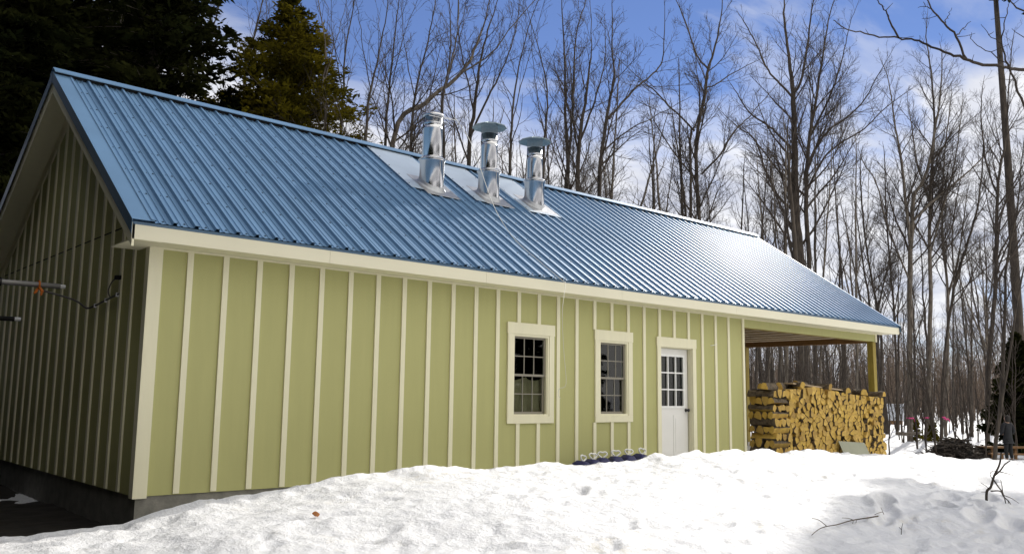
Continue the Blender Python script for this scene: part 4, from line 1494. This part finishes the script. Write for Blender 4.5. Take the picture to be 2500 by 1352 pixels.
    # panel leaning on the pile
    m = MB()
    a, b, c_, d = np.array([13.92, -.53, -.2]), np.array([15.02, -.53, -.2]), np.array([14.90, -.40, .19]), np.array([13.80, -.40, .25])
    nrm = np.array([0, -.012, -.004])
    m.prism([a, b, c_, d], nrm)
    tag(m.build('leaning_board', M_BOARD), 'grey green board leaning against the foot of the woodpile', 'board')


woodpile()


def jugs():
    m = MB()
    # rounded square body with a sloping shoulder
    def ring(w_, d_, z, n=24):
        out = []
        for k in range(n):
            t = 2 * math.pi * k / n
            c, s_ = math.cos(t), math.sin(t)
            out.append((w_ * math.copysign(abs(c) ** .5, c), d_ * math.copysign(abs(s_) ** .5, s_), z))
        return out
    prof = [(.10, .14, 0), (.115, .155, .02), (.118, .158, .30), (.10, .14, .37), (.06, .08, .42), (.0, .0, .425)]
    v, f = [], []
    for (a, b, z) in prof:
        v += ring(a, b, z)
    for j in range(len(prof) - 1):
        for k in range(24):
            f.append((j * 24 + k, j * 24 + (k + 1) % 24, (j + 1) * 24 + (k + 1) % 24, (j + 1) * 24 + k))
    f.append(tuple(reversed(range(24))))
    m.add(v, f)
    for z in (.06, .14, .22):
        pass
    body = m
    xs = [6.13, 6.40, 6.66, 6.93, 7.19, 7.45]
    words = ['leftmost of six', 'second from left', 'third from left', 'third from right', 'second from right', 'rightmost of six']
    first = None
    for i, (x, wd) in enumerate(zip(xs, words)):
        zb = -.275 + .012 * i
        lab = 'navy plastic jug with white loop handle, %s under the second window' % wd
        if first is None:
            t = thing('plastic_jug', lab, 'jug', (x, -.42, zb), 'navy jugs along the wall')
            b = body.build('body', M_BLUEP, None, True); b.parent = t
            h = MB()
            loop = [(-.014, 0, .41), (-.022, 0, .432), (-.058, 0, .455), (-.074, 0, .485), (-.042, 0, .506), (0, 0, .50), (.042, 0, .506), (.074, 0, .485), (.058, 0, .455), (.022, 0, .432), (.014, 0, .41)]
            P, Rd = densify(loop, [.012] * len(loop), 3)
            h.tube(P, Rd, 8)
            hh = h.build('handle', M_LOOP, None, True); hh.parent = t
            l_ = MB()
            rr = [(.055 * math.cos(a), -.145, .338 + .03 * math.sin(a)) for a in np.linspace(0, 6.283, 21)[:-1]]
            l_.prism([(p[0], p[1] + (.035 if p[2] > .35 else .0), p[2]) for p in rr], (0, -.004, .0))
            ll = l_.build('sticker', M_LOOP, None); ll.parent = t
            first = t
        else:
            t = first.copy(); COL.objects.link(t)
            tag(t, lab)
            t.location = (x, -.42, zb)
            for ch in first.children:
                c = ch.copy(); COL.objects.link(c); c.parent = t
        t.rotation_euler = ((.06, .22, .2), (0, .1, -.1), (0, 0, -.5), (0, .05, -.4), (.03, .1, -.3), (.05, .2, -.1))[i]


jugs()


def gable_gear():
    y = 2.05
    t = thing('telescopic_pole', 'grey telescopic metal pole with white end cap held level beside the gable', 'pole', (-1.9, y, 2.3))
    a, b = np.array([-.30, y, 2.315]), np.array([-3.2, y - .02, 2.30])
    def part(u0, u1, r, nm, m):
        MB().tube([a + (b - a) * u0, a + (b - a) * u1], r, 16).build(nm, m, t, False)
    part(0.0, .02, .024, 'end_cap', M_CAPW)
    part(.0201, .235, .032, 'inner_tube', M_GREYPIPE)
    part(.2351, .32, .037, 'middle_tube', M_GREYPIPE)
    part(.3201, 1, .044, 'outer_tube', M_GREYPIPE)
    for u in (.238, .325):
        part(u, u + .006, .050, 'clamp_ring', M_GAP)
    m = MB()
    q = a + (b - a) * .10
    m.tube([q + np.array([.0, .0, -.001]) + .045 * np.array([0, math.cos(th), math.sin(th)]) for th in np.linspace(0, 6.283, 17)], .012, 6, caps=False)
    m.tube([q + np.array([.0, -.03, -.03]), q + np.array([.03, -.05, -.08]), q + np.array([.02, -.05, -.13])], [.016, .02, .010], 6)
    m.tube([q + np.array([.0, .02, -.04]), q + np.array([-.03, -.02, -.09]), q + np.array([-.05, -.03, -.11])], [.014, .018, .010], 6)
    tag(m.build('orange_strap', M_ORANGE), 'bright orange webbing strap knotted round the level grey pole', 'strap')
    m = MB()
    pts = [q + np.array([.02, .0, -.06]), np.array([-.20, 2.0, 2.16]), np.array([-.06, 1.98, 2.07]), np.array([-.034, 1.72, 2.085]), np.array([-.034, 1.32, 2.12]), np.array([-.034, .92, 2.155]), np.array([-.036, .86, 2.16])]
    P, Rd = densify(pts, [.012] * 7, 4)
    m.tube(P, Rd, 7)
    c = m.build('power_cable', M_CABLE)
    tag(c, 'dark cable clipped across the gable battens below the level pole', 'cable')
    for yy, zz in ((1.72, 2.085), (1.32, 2.12), (.92, 2.155)):
        MB().box(-.048, yy - .012, zz - .026, -.0212, yy + .012, zz + .022).build('cable_clip', M_CAPW, c)
    m = MB()
    P, Rd = densify([(-.034, 1.15, 2.13), (-.045, 1.22, 2.22), (-.045, 1.10, 2.32), (-.045, .93, 2.345)], [.008] * 4, 5)
    m.tube(P, Rd, 6)
    c = m.build('thin_cable', M_CABLE)
    tag(c, 'thin black cable looping up the gable to a small plug', 'cable')
    MB().box(-.075, .86, 2.325, -.0215, .935, 2.37).build('plug', M_GAP, c)
    y2 = 3.0
    t = thing('telescopic_pole', 'short black pole with white tip below the long grey one', 'pole', (-1.6, y2, 1.95))
    MB().tube([(-.55, y2, 1.955), (-.62, y2, 1.955)], .026, 14).build('end_cap', M_CAPW, t)
    MB().tube([(-.621, y2, 1.955), (-3.0, y2, 1.95)], .030, 14).build('inner_tube', M_GAP, t)
    t = thing('steel_rack', 'dark red steel rack carrying the poles at the left edge of the picture', 'rack', (-1.35, 2.9, -.5))
    MB().box(-1.42, 2.70, -.5, -1.30, 2.82, 2.24).build('upright', M_RED, t)
    MB().box(-1.41, 1.98, 2.18, -1.31, 2.6995, 2.26).build('arm', M_RED, t)
    MB().box(-1.41, 2.8205, 1.84, -1.31, 3.1, 1.92).build('arm', M_RED, t)


gable_gear()


def cord():
    nF = np.array([0, -(RZ - EZ), RY - EY]); nF /= np.linalg.norm(nF)
    def onroof(px, py, lift=.035):
        d = at(px, py, 1.0) - CAM
        P0 = np.array([0, EY, EZ]) + nF * lift
        return CAM + d * (((P0 - CAM) @ nF) / (d @ nF))
    e = onroof(1372, 684)
    pts = [at(1110, 287, 14.1), at(1145, 340, 13.95), at(1172, 410, 13.8), at(1200, 490, 13.6), at(1228, 545, 13.35), onroof(1262, 590), onroof(1310, 632), e,
           e + np.array([.01, -.06, -.06]), at(1373, 760, 11.9), at(1376, 850, 11.95), at(1382, 935, 12.0), at(1366, 948, 12.0), at(1363, 962, 12.02), at(1368, 972, 12.05)]
    P, Rd = densify(pts, [.0055] * 8 + [.0030] * 7, 6)
    m = MB().tube(P, Rd, 6)
    tag(m.build('white_cord', M_CORD, None, True), 'thin white cord running from the first chimney down over the roof and wall', 'cord')


cord()


def skin_obj(name, verts, edges, m, parent, sub=2, root=0):
    me = bpy.data.meshes.new(name)
    me.from_pydata([v[:3] for v in verts], edges, [])
    me.materials.append(m)
    o = bpy.data.objects.new(name, me)
    COL.objects.link(o)
    o.parent = parent
    o.modifiers.new('skin', 'SKIN').use_smooth_shade = True
    if not me.skin_vertices:
        pass
    for i, v in enumerate(verts):
        r = v[3] if isinstance(v[3], tuple) else (v[3], v[3])
        me.skin_vertices[0].data[i].radius = r
        me.skin_vertices[0].data[i].use_root = (i == root)
    s_ = o.modifiers.new('sub', 'SUBSURF')
    s_.levels = sub; s_.render_levels = sub
    return o


def person():
    D = 31.5
    q = at(2464, 1116, D)
    z = gz(q[0], q[1])
    t = thing('person', 'person in a dark hooded coat and black trousers standing in shade by the low table', 'person', (q[0], q[1], z))
    t.rotation_euler = (0, 0, R_(150))
    t.scale = (.93, .93, .93)
    # local: facing -Y ; z up
    V = [(0, 0, .93, (.13, .10)), (0, 0, 1.12, (.125, .095)), (0, .0, 1.32, (.15, .105)), (0, .01, 1.45, (.085, .075)), (0, 0, 1.53, (.052, .055)), (0, -.015, 1.60, (.070, .085)), (0, -.015, 1.68, (.078, .095)), (0, -.005, 1.755, (.060, .070)),
         (-.19, 0, 1.42, .055), (-.25, .03, 1.15, .046), (-.13, -.20, 1.04, .036), (-.05, -.26, 1.05, (.022, .036)),
         (.19, 0, 1.42, .055), (.25, .03, 1.15, .046), (.13, -.20, 1.04, .036), (.05, -.26, 1.06, (.022, .036)),
         (-.09, 0, .84, .088), (-.10, -.02, .48, .058), (-.11, .02, .09, .042), (-.115, -.11, .03, (.042, .028)),
         (.09, 0, .84, .088), (.12, .0, .48, .058), (.15, .05, .09, .042), (.155, -.08, .03, (.042, .028)),
         (0, -.115, 1.655, .014)]
    E = [(0, 1), (1, 2), (2, 3), (3, 4), (4, 5), (5, 6), (6, 7), (3, 8), (8, 9), (9, 10), (10, 11), (3, 12), (12, 13), (13, 14), (14, 15), (0, 16), (16, 17), (17, 18), (18, 19), (0, 20), (20, 21), (21, 22), (22, 23), (6, 24)]
    for sx, wv in ((-1, 11), (1, 15)):
        for k in range(5):
            i = len(V)
            bx = sx * .05
            if k < 4:
                V += [(bx - sx * .045, -.30 - .004 * k, 1.085 - .02 * k, .010), (bx - sx * .085, -.295, 1.075 - .02 * k, .0085)]
            else:
                V += [(bx - sx * .01, -.275, 1.105, .011), (bx - sx * .04, -.285, 1.125, .009)]
            E += [(wv, i), (i, i + 1)]
    skin_obj('body', V, E, M_SKIN, t)
    C_ = [(0, 0, .86, (.185, .145)), (0, 0, 1.05, (.165, .135)), (0, .0, 1.30, (.185, .135)), (0, .01, 1.44, (.12, .10)), (0, .03, 1.53, (.09, .085)),
          (-.20, 0, 1.41, .078), (-.27, .03, 1.15, .068), (-.14, -.19, 1.04, .058), (.20, 0, 1.41, .078), (.27, .03, 1.15, .068), (.14, -.19, 1.04, .058), (0, 0, .70, (.185, .15))]
    skin_obj('coat', C_, [(11, 0), (0, 1), (1, 2), (2, 3), (3, 4), (3, 5), (5, 6), (6, 7), (3, 8), (8, 9), (9, 10)], M_COAT, t)
    skin_obj('trousers', [(0, 0, .90, (.14, .11)), (-.09, 0, .80, .105), (-.10, -.02, .48, .076), (-.11, .02, .10, .064), (.09, 0, .80, .105), (.12, 0, .48, .076), (.15, .05, .10, .064)],
             [(0, 1), (1, 2), (2, 3), (0, 4), (4, 5), (5, 6)], M_TROUS, t)
    skin_obj('hood', [(0, .03, 1.50, (.095, .08)), (0, .035, 1.63, (.105, .09)), (0, .03, 1.73, (.10, .095)), (0, .02, 1.795, (.06, .06))], [(0, 1), (1, 2), (2, 3)], M_HAIR, t)
    skin_obj('boot', [(-.11, .02, .11, .062), (-.112, .02, .05, .06), (-.118, -.12, .035, (.056, .04))], [(0, 1), (1, 2)], M_GAP, t)
    skin_obj('boot', [(.15, .05, .11, .062), (.152, .05, .05, .06), (.158, -.09, .035, (.056, .04))], [(0, 1), (1, 2)], M_GAP, t)


person()


def right_side():
    # low table with its bench plank
    D = 33
    a, b = at(2404, 1093, D), at(2530, 1093, D)
    ux = (b - a) / np.linalg.norm(b - a); ux[2] = 0; ux /= np.linalg.norm(ux)
    uy = np.array([-ux[1], ux[0], 0])
    t = thing('plank_table', 'low dark plank table with a bench rail behind the standing person', 'table', (a[0], a[1], gz(a[0], a[1])))
    L = 2.4
    def plank(o, l, d, h):
        return MB().prism([o, o + ux * l, o + ux * l + uy * d, o + uy * d], (0, 0, h))
    z1 = a[2]
    p = np.array([a[0], a[1], z1])
    plank(p, L, .55, .06).build('tabletop', M_BEAM, t)
    p2 = p - uy * .45; p2 = np.array([p2[0], p2[1], z1 - .22])
    plank(p2, L, .25, .05).build('bench_plank', M_BEAM, t)
    g = gz(a[0], a[1]) - .1
    for s_ in (.3, 1.2, 2.1):
        q = p + ux * s_ + uy * .1
        plank(np.array([q[0], q[1], g]), .09, .09, z1 - g).build('leg', M_BEAM, t)
        q = p2 + ux * (s_ + .1) + uy * .05
        plank(np.array([q[0], q[1], g]), .08, .08, p2[2] - g).build('leg', M_BEAM, t)
    # brush piles
    for (px, w_, h_, lab, seed, dn) in ((2332, 1.05, .72, 'big dark heap of roots and cut brush in the snow right of the building', 1, 420), (2392, .48, .42, 'smaller dark heap of brush at the right foot of the big one', 2, 160)):
        rg = np.random.default_rng(seed)
        q = at(px, 1105, 33.5)
        z = gz(q[0], q[1])
        t = thing('brush_pile', lab, 'brush pile', (q[0], q[1], z))
        c = np.array([q[0], q[1], z])
        W = Wood()
        for i in range(dn):
            th, u = rg.uniform(0, 6.28), math.sqrt(rg.random())
            r_ = w_ * u
            p0 = c + np.array([AX[0] * r_ * math.cos(th) - AF[0] * r_ * .7 * math.sin(th), AX[1] * r_ * math.cos(th) - AF[1] * r_ * .7 * math.sin(th), h_ * (1 - u ** 2.2) * rg.uniform(.2, 1.05)])
            d = rv(rg); d[2] = abs(d[2]) * .35
            l = rg.uniform(.15, .5) * w_
            W.add([p0 - d * l, p0 + rv(rg) * .05, p0 + d * l * .7 + rv(rg) * .06, p0 + d * l * 1.1 + rv(rg) * .1], [.028, .03, .02, .006], 5)
        W.mesh('branches', M_BARK, t)
        v, f = [], []
        n, mr = 28, 10
        for j in range(mr + 1):
            u = j / mr
            for k in range(n):
                th = 2 * math.pi * k / n
                r_ = w_ * 1.02 * u * (1 + .12 * math.sin(5 * th + j) + .06 * rg.normal())
                v.append((c[0] + AX[0] * r_ * math.cos(th) - AF[0] * r_ * .7 * math.sin(th), c[1] + AX[1] * r_ * math.cos(th) - AF[1] * r_ * .7 * math.sin(th), c[2] - .15 + (h_ + .05) * (1 - u ** 2.4) + .05 * rg.normal()))
        f = [(j * n + k, j * n + (k + 1) % n, (j + 1) * n + (k + 1) % n, (j + 1) * n + k) for j in range(mr) for k in range(n)]
        MB().add(v, f).build('root_mass', M_SOIL_SHADE, t)
    # fallen stem lying on the snow by the second ribboned trunk
    m = MB()
    P, Rd = densify([at(2188, 1057, 41), at(2215, 1059, 41), at(2245, 1056, 41)], [.09, .08, .05], 4)
    m.tube(P, Rd, 7)
    tag(m.build('fallen_log', M_BARKL), 'grey fallen stem lying on the snow left of the thick grey tree', 'log')
    # pink flagging ribbons
    for i, (px, py, D, w_, lab) in enumerate(((2222, 1020, 46, 14.5, 'pink flagging ribbon round the thick grey tree by the woodpile'), (2263, 1019, 47, 12.6, 'pink flagging ribbon round the second ribboned trunk from the woodpile'),
                                             (2302, 1018, 49, 8.8, 'pink flagging ribbon round the slim tree behind the brush pile'), (2310, 1022, 51, 9, 'pink flagging ribbon round the very pale slim trunk'))):
        c = at(px, py, D)
        r_ = w_ * D / FPX / 2 * 1.06 + .012
        m = MB()
        m.lathe([(r_, c[2] - .035), (r_ + .006, c[2]), (r_, c[2] + .035)], c[0], c[1], 20)
        k = c - np.array([AF[0], AF[1], 0]) * (r_ + .01) + np.array([AX[0], AX[1], 0]) * r_ * .4
        m.tube([k, k + np.array([AX[0] * .06, AX[1] * .06, -.06]), k + np.array([AX[0] * .09, AX[1] * .09, -.20])], [.02, .025, .012], 4)
        tag(m.build('flagging_ribbon', M_PINK), lab, 'ribbon', 'pink ribbons on the trunks')
    # shed far across the clearing
    a, b = at(2120, 1012, 78), at(2207, 1012, 78)
    g = min(gz(*a[:2]), gz(*b[:2]))
    ux = (b - a); ux[2] = 0; ux /= np.linalg.norm(ux); uy = np.array([-ux[1], ux[0], 0])
    o = b - ux * 7
    t = thing('pale_shed', 'long pale grey shed far off between the trunks, right of the woodpile', 'shed', (o[0], o[1], g))
    def pr(l0, l1, d0, d1, z0, z1):
        return MB().prism([np.array([*(o + ux * l0 + uy * d0)[:2], z0]), np.array([*(o + ux * l1 + uy * d0)[:2], z0]), np.array([*(o + ux * l1 + uy * d1)[:2], z0]), np.array([*(o + ux * l0 + uy * d1)[:2], z0])], (0, 0, z1 - z0))
    pr(0, 7, 0, 4, g + .35, g + 1.72).build('wall', M_SHEDW, t)
    pr(.1, 6.9, .1, 3.9, g - .6, g + .348).build('base', M_BEAM, t)
    pr(-.15, 7.15, -.15, 4.15, g + 1.722, g + 1.82).build('roof', M_SHEDR, t)
    # dead sapling sticking out of the snow
    b0 = hit(2409, 1226)
    D = float((b0 - CAM) @ AF)
    m = MB()
    for pts, w0, w1 in (([(2409, 1238), (2409, 1200), (2419, 1188), (2427, 1161), (2437, 1141), (2442, 1125), (2444, 1104)], 7, 3.5), ([(2427, 1161), (2442, 1148), (2453, 1133), (2466, 1124)], 4.5, 2.5),
                        ([(2437, 1150), (2458, 1155), (2476, 1161)], 2.5, 1), ([(2424, 1170), (2417, 1157), (2424, 1149), (2437, 1150)], 2.2, 1.2),
                        ([(2419, 1198), (2442, 1198), (2450, 1211), (2461, 1221), (2468, 1231)], 3.5, 2), ([(2427, 1172), (2437, 1187), (2448, 1202), (2455, 1226), (2453, 1236)], 3.5, 2),
                        ([(2448, 1202), (2446, 1185), (2443, 1170)], 2.4, 1.2), ([(2410, 1200), (2395, 1200)], 2, 1), ([(2414, 1192), (2405, 1184), (2394, 1178)], 2, 1), ([(2450, 1208), (2470, 1216), (2488, 1228)], 2, 1),
                        ([(2461, 1221), (2463, 1235)], 2, 1)):
        px_branch(m, pts, D, w0, w1, 6)
    tag(m.build('dead_sapling', M_BARK, None, True), 'black forked dead sapling sticking out of the snow at the lower right', 'dead sapling')
    # fallen twig on the snow
    m = MB()
    for pts, w0, w1 in (([(1982, 1315), (2000, 1300), (2019, 1293), (2043, 1288), (2079, 1277), (2115, 1271), (2144, 1267)], 1.6, 4), ([(2019, 1293), (2000, 1277), (1982, 1272)], 2, 1.2),
                        ([(2082, 1276), (2070, 1272), (2056, 1271)], 1.8, 1.1), ([(2084, 1276), (2082, 1286)], 1.5, 1), ([(2092, 1275), (2090, 1284)], 1.5, 1), ([(2136, 1263), (2154, 1257), (2158, 1262), (2151, 1246)], 1.4, 1)):
        P = [hit(x, y, .03) for x, y in pts]
        k = float((P[0] - CAM) @ AF) / FPX / 2
        P, Rd = densify(P, np.linspace(w0 * k, w1 * k, len(P)), 3)
        m.tube(P, Rd, 6)
    tag(m.build('fallen_twig', M_LOGBARK, None, True), 'long reddish twig lying on the snow at the lower right', 'twig')
    m = MB()
    b0 = hit(2200, 1305)
    D = float((b0 - CAM) @ AF)
    px_branch(m, [(2200, 1312), (2201, 1291), (2204, 1276)], D, 2.2, 1)
    px_branch(m, [(2201, 1292), (2195, 1286)], D, 1.6, 1)
    tag(m.build('snow_twig', M_BARK, None, True), 'tiny upright twig beside the deep footprint in the snow', 'twig')
    # a dry leaf
    q = hit(771, 1261, .012)
    v, f = [], []
    for i in range(7):
        u = i / 6
        w_ = .014 * math.sin(math.pi * min(u * 1.05, 1)) ** .7
        v += [(q[0] - .036 + .072 * u, q[1] - w_, q[2] + .012 * math.cos(u * 5)), (q[0] - .036 + .072 * u, q[1], q[2] + .02 + .014 * math.sin(u * 4)), (q[0] - .036 + .072 * u, q[1] + w_, q[2] + .012 * math.cos(u * 5))]
    for i in range(6):
        for j in (0, 1):
            f.append((3 * i + j, 3 * i + j + 1, 3 * i + j + 4, 3 * i + j + 3))
    tag(MB().add(v, f).build('dry_leaf', M_LEAF), 'curled orange leaf lying on the snow in front of the left part of the wall', 'leaf')


right_side()


def near_tree():
    """tree just out of the frame to the right whose bare limbs hang into the upper right corner"""
    D = 8.5
    rg = np.random.default_rng(9)
    b = at(2950, 1100, D)
    z = gz(b[0], b[1])
    t = thing('bare_tree', 'near tree out of the frame whose thin bare limbs hang into the upper right corner', 'tree', (b[0], b[1], z), 'bare hardwood trees round the building')
    tr, cr = Wood(), Wood()
    top = at(2880, -700, D + .3)
    P, Rd = densify([np.array([b[0], b[1], z - .2]), at(2930, 600, D), at(2900, 0, D + .1), top], [.12, .10, .075, .02], 6, .01, rg)
    tr.add(list(P), list(Rd), 10)
    stem_branches(cr, rg, P, Rd, .55, .5, .22, 2.0, .6)
    tr.mesh('trunk', M_BARK, t)
    for pts, w0, w1 in (([(2915, 330), (2760, 250), (2620, 195), (2500, 173), (2461, 166), (2402, 157), (2354, 144), (2306, 128), (2263, 109), (2226, 97), (2194, 93), (2146, 89), (2098, 79), (2061, 68), (2035, 50)], 10, 2),
                        ([(2194, 93), (2173, 53), (2162, 27), (2141, 0), (2120, -30)], 5, 2), ([(2359, 144), (2333, 91), (2306, 59), (2274, 21), (2262, -5), (2245, -40)], 6, 2.5), ([(2333, 91), (2352, 70), (2370, 53)], 3, 1.2),
                        ([(2900, 620), (2700, 500), (2560, 380), (2500, 261), (2477, 197), (2461, 160), (2445, 107), (2455, 43), (2462, 10)], 9, 1.6), ([(2445, 107), (2415, 85), (2395, 60)], 2.5, 1), ([(2461, 160), (2420, 130), (2380, 105), (2372, 80)], 3, 1),
                        ([(2900, 180), (2640, 90), (2500, 27), (2466, 0)], 7, 3), ([(2640, 92), (2540, 110), (2470, 70)], 5, 1), ([(2274, 21), (2258, 18), (2241, 20)], 2.5, 1), ([(2306, 60), (2314, 40), (2324, 20)], 2.5, 1), ([(2162, 27), (2180, 8)], 2.5, 1)):
        Pp = [at(x, y, D + .25 * math.sin(i * .8)) for i, (x, y) in enumerate(pts)]
        r_ = np.linspace(w0 * D / FPX / 2, w1 * D / FPX / 2, len(Pp))
        Pp, r_ = densify(Pp, r_, 4, .006, rg)
        cr.br.setdefault((len(Pp), 6), []).append((Pp, r_))
        for k in range(4, len(Pp) - 1, 6):
            s_ = rv(rg); s_[2] = abs(s_[2]) * .6
            l = rg.uniform(.06, .22)
            cr.add([Pp[k], Pp[k] + s_ * l * .5, Pp[k] + s_ * l + rv(rg) * .02], [.004, .003, .002], 4)
    cr.mesh('crown', M_TWIG, t)


near_tree()
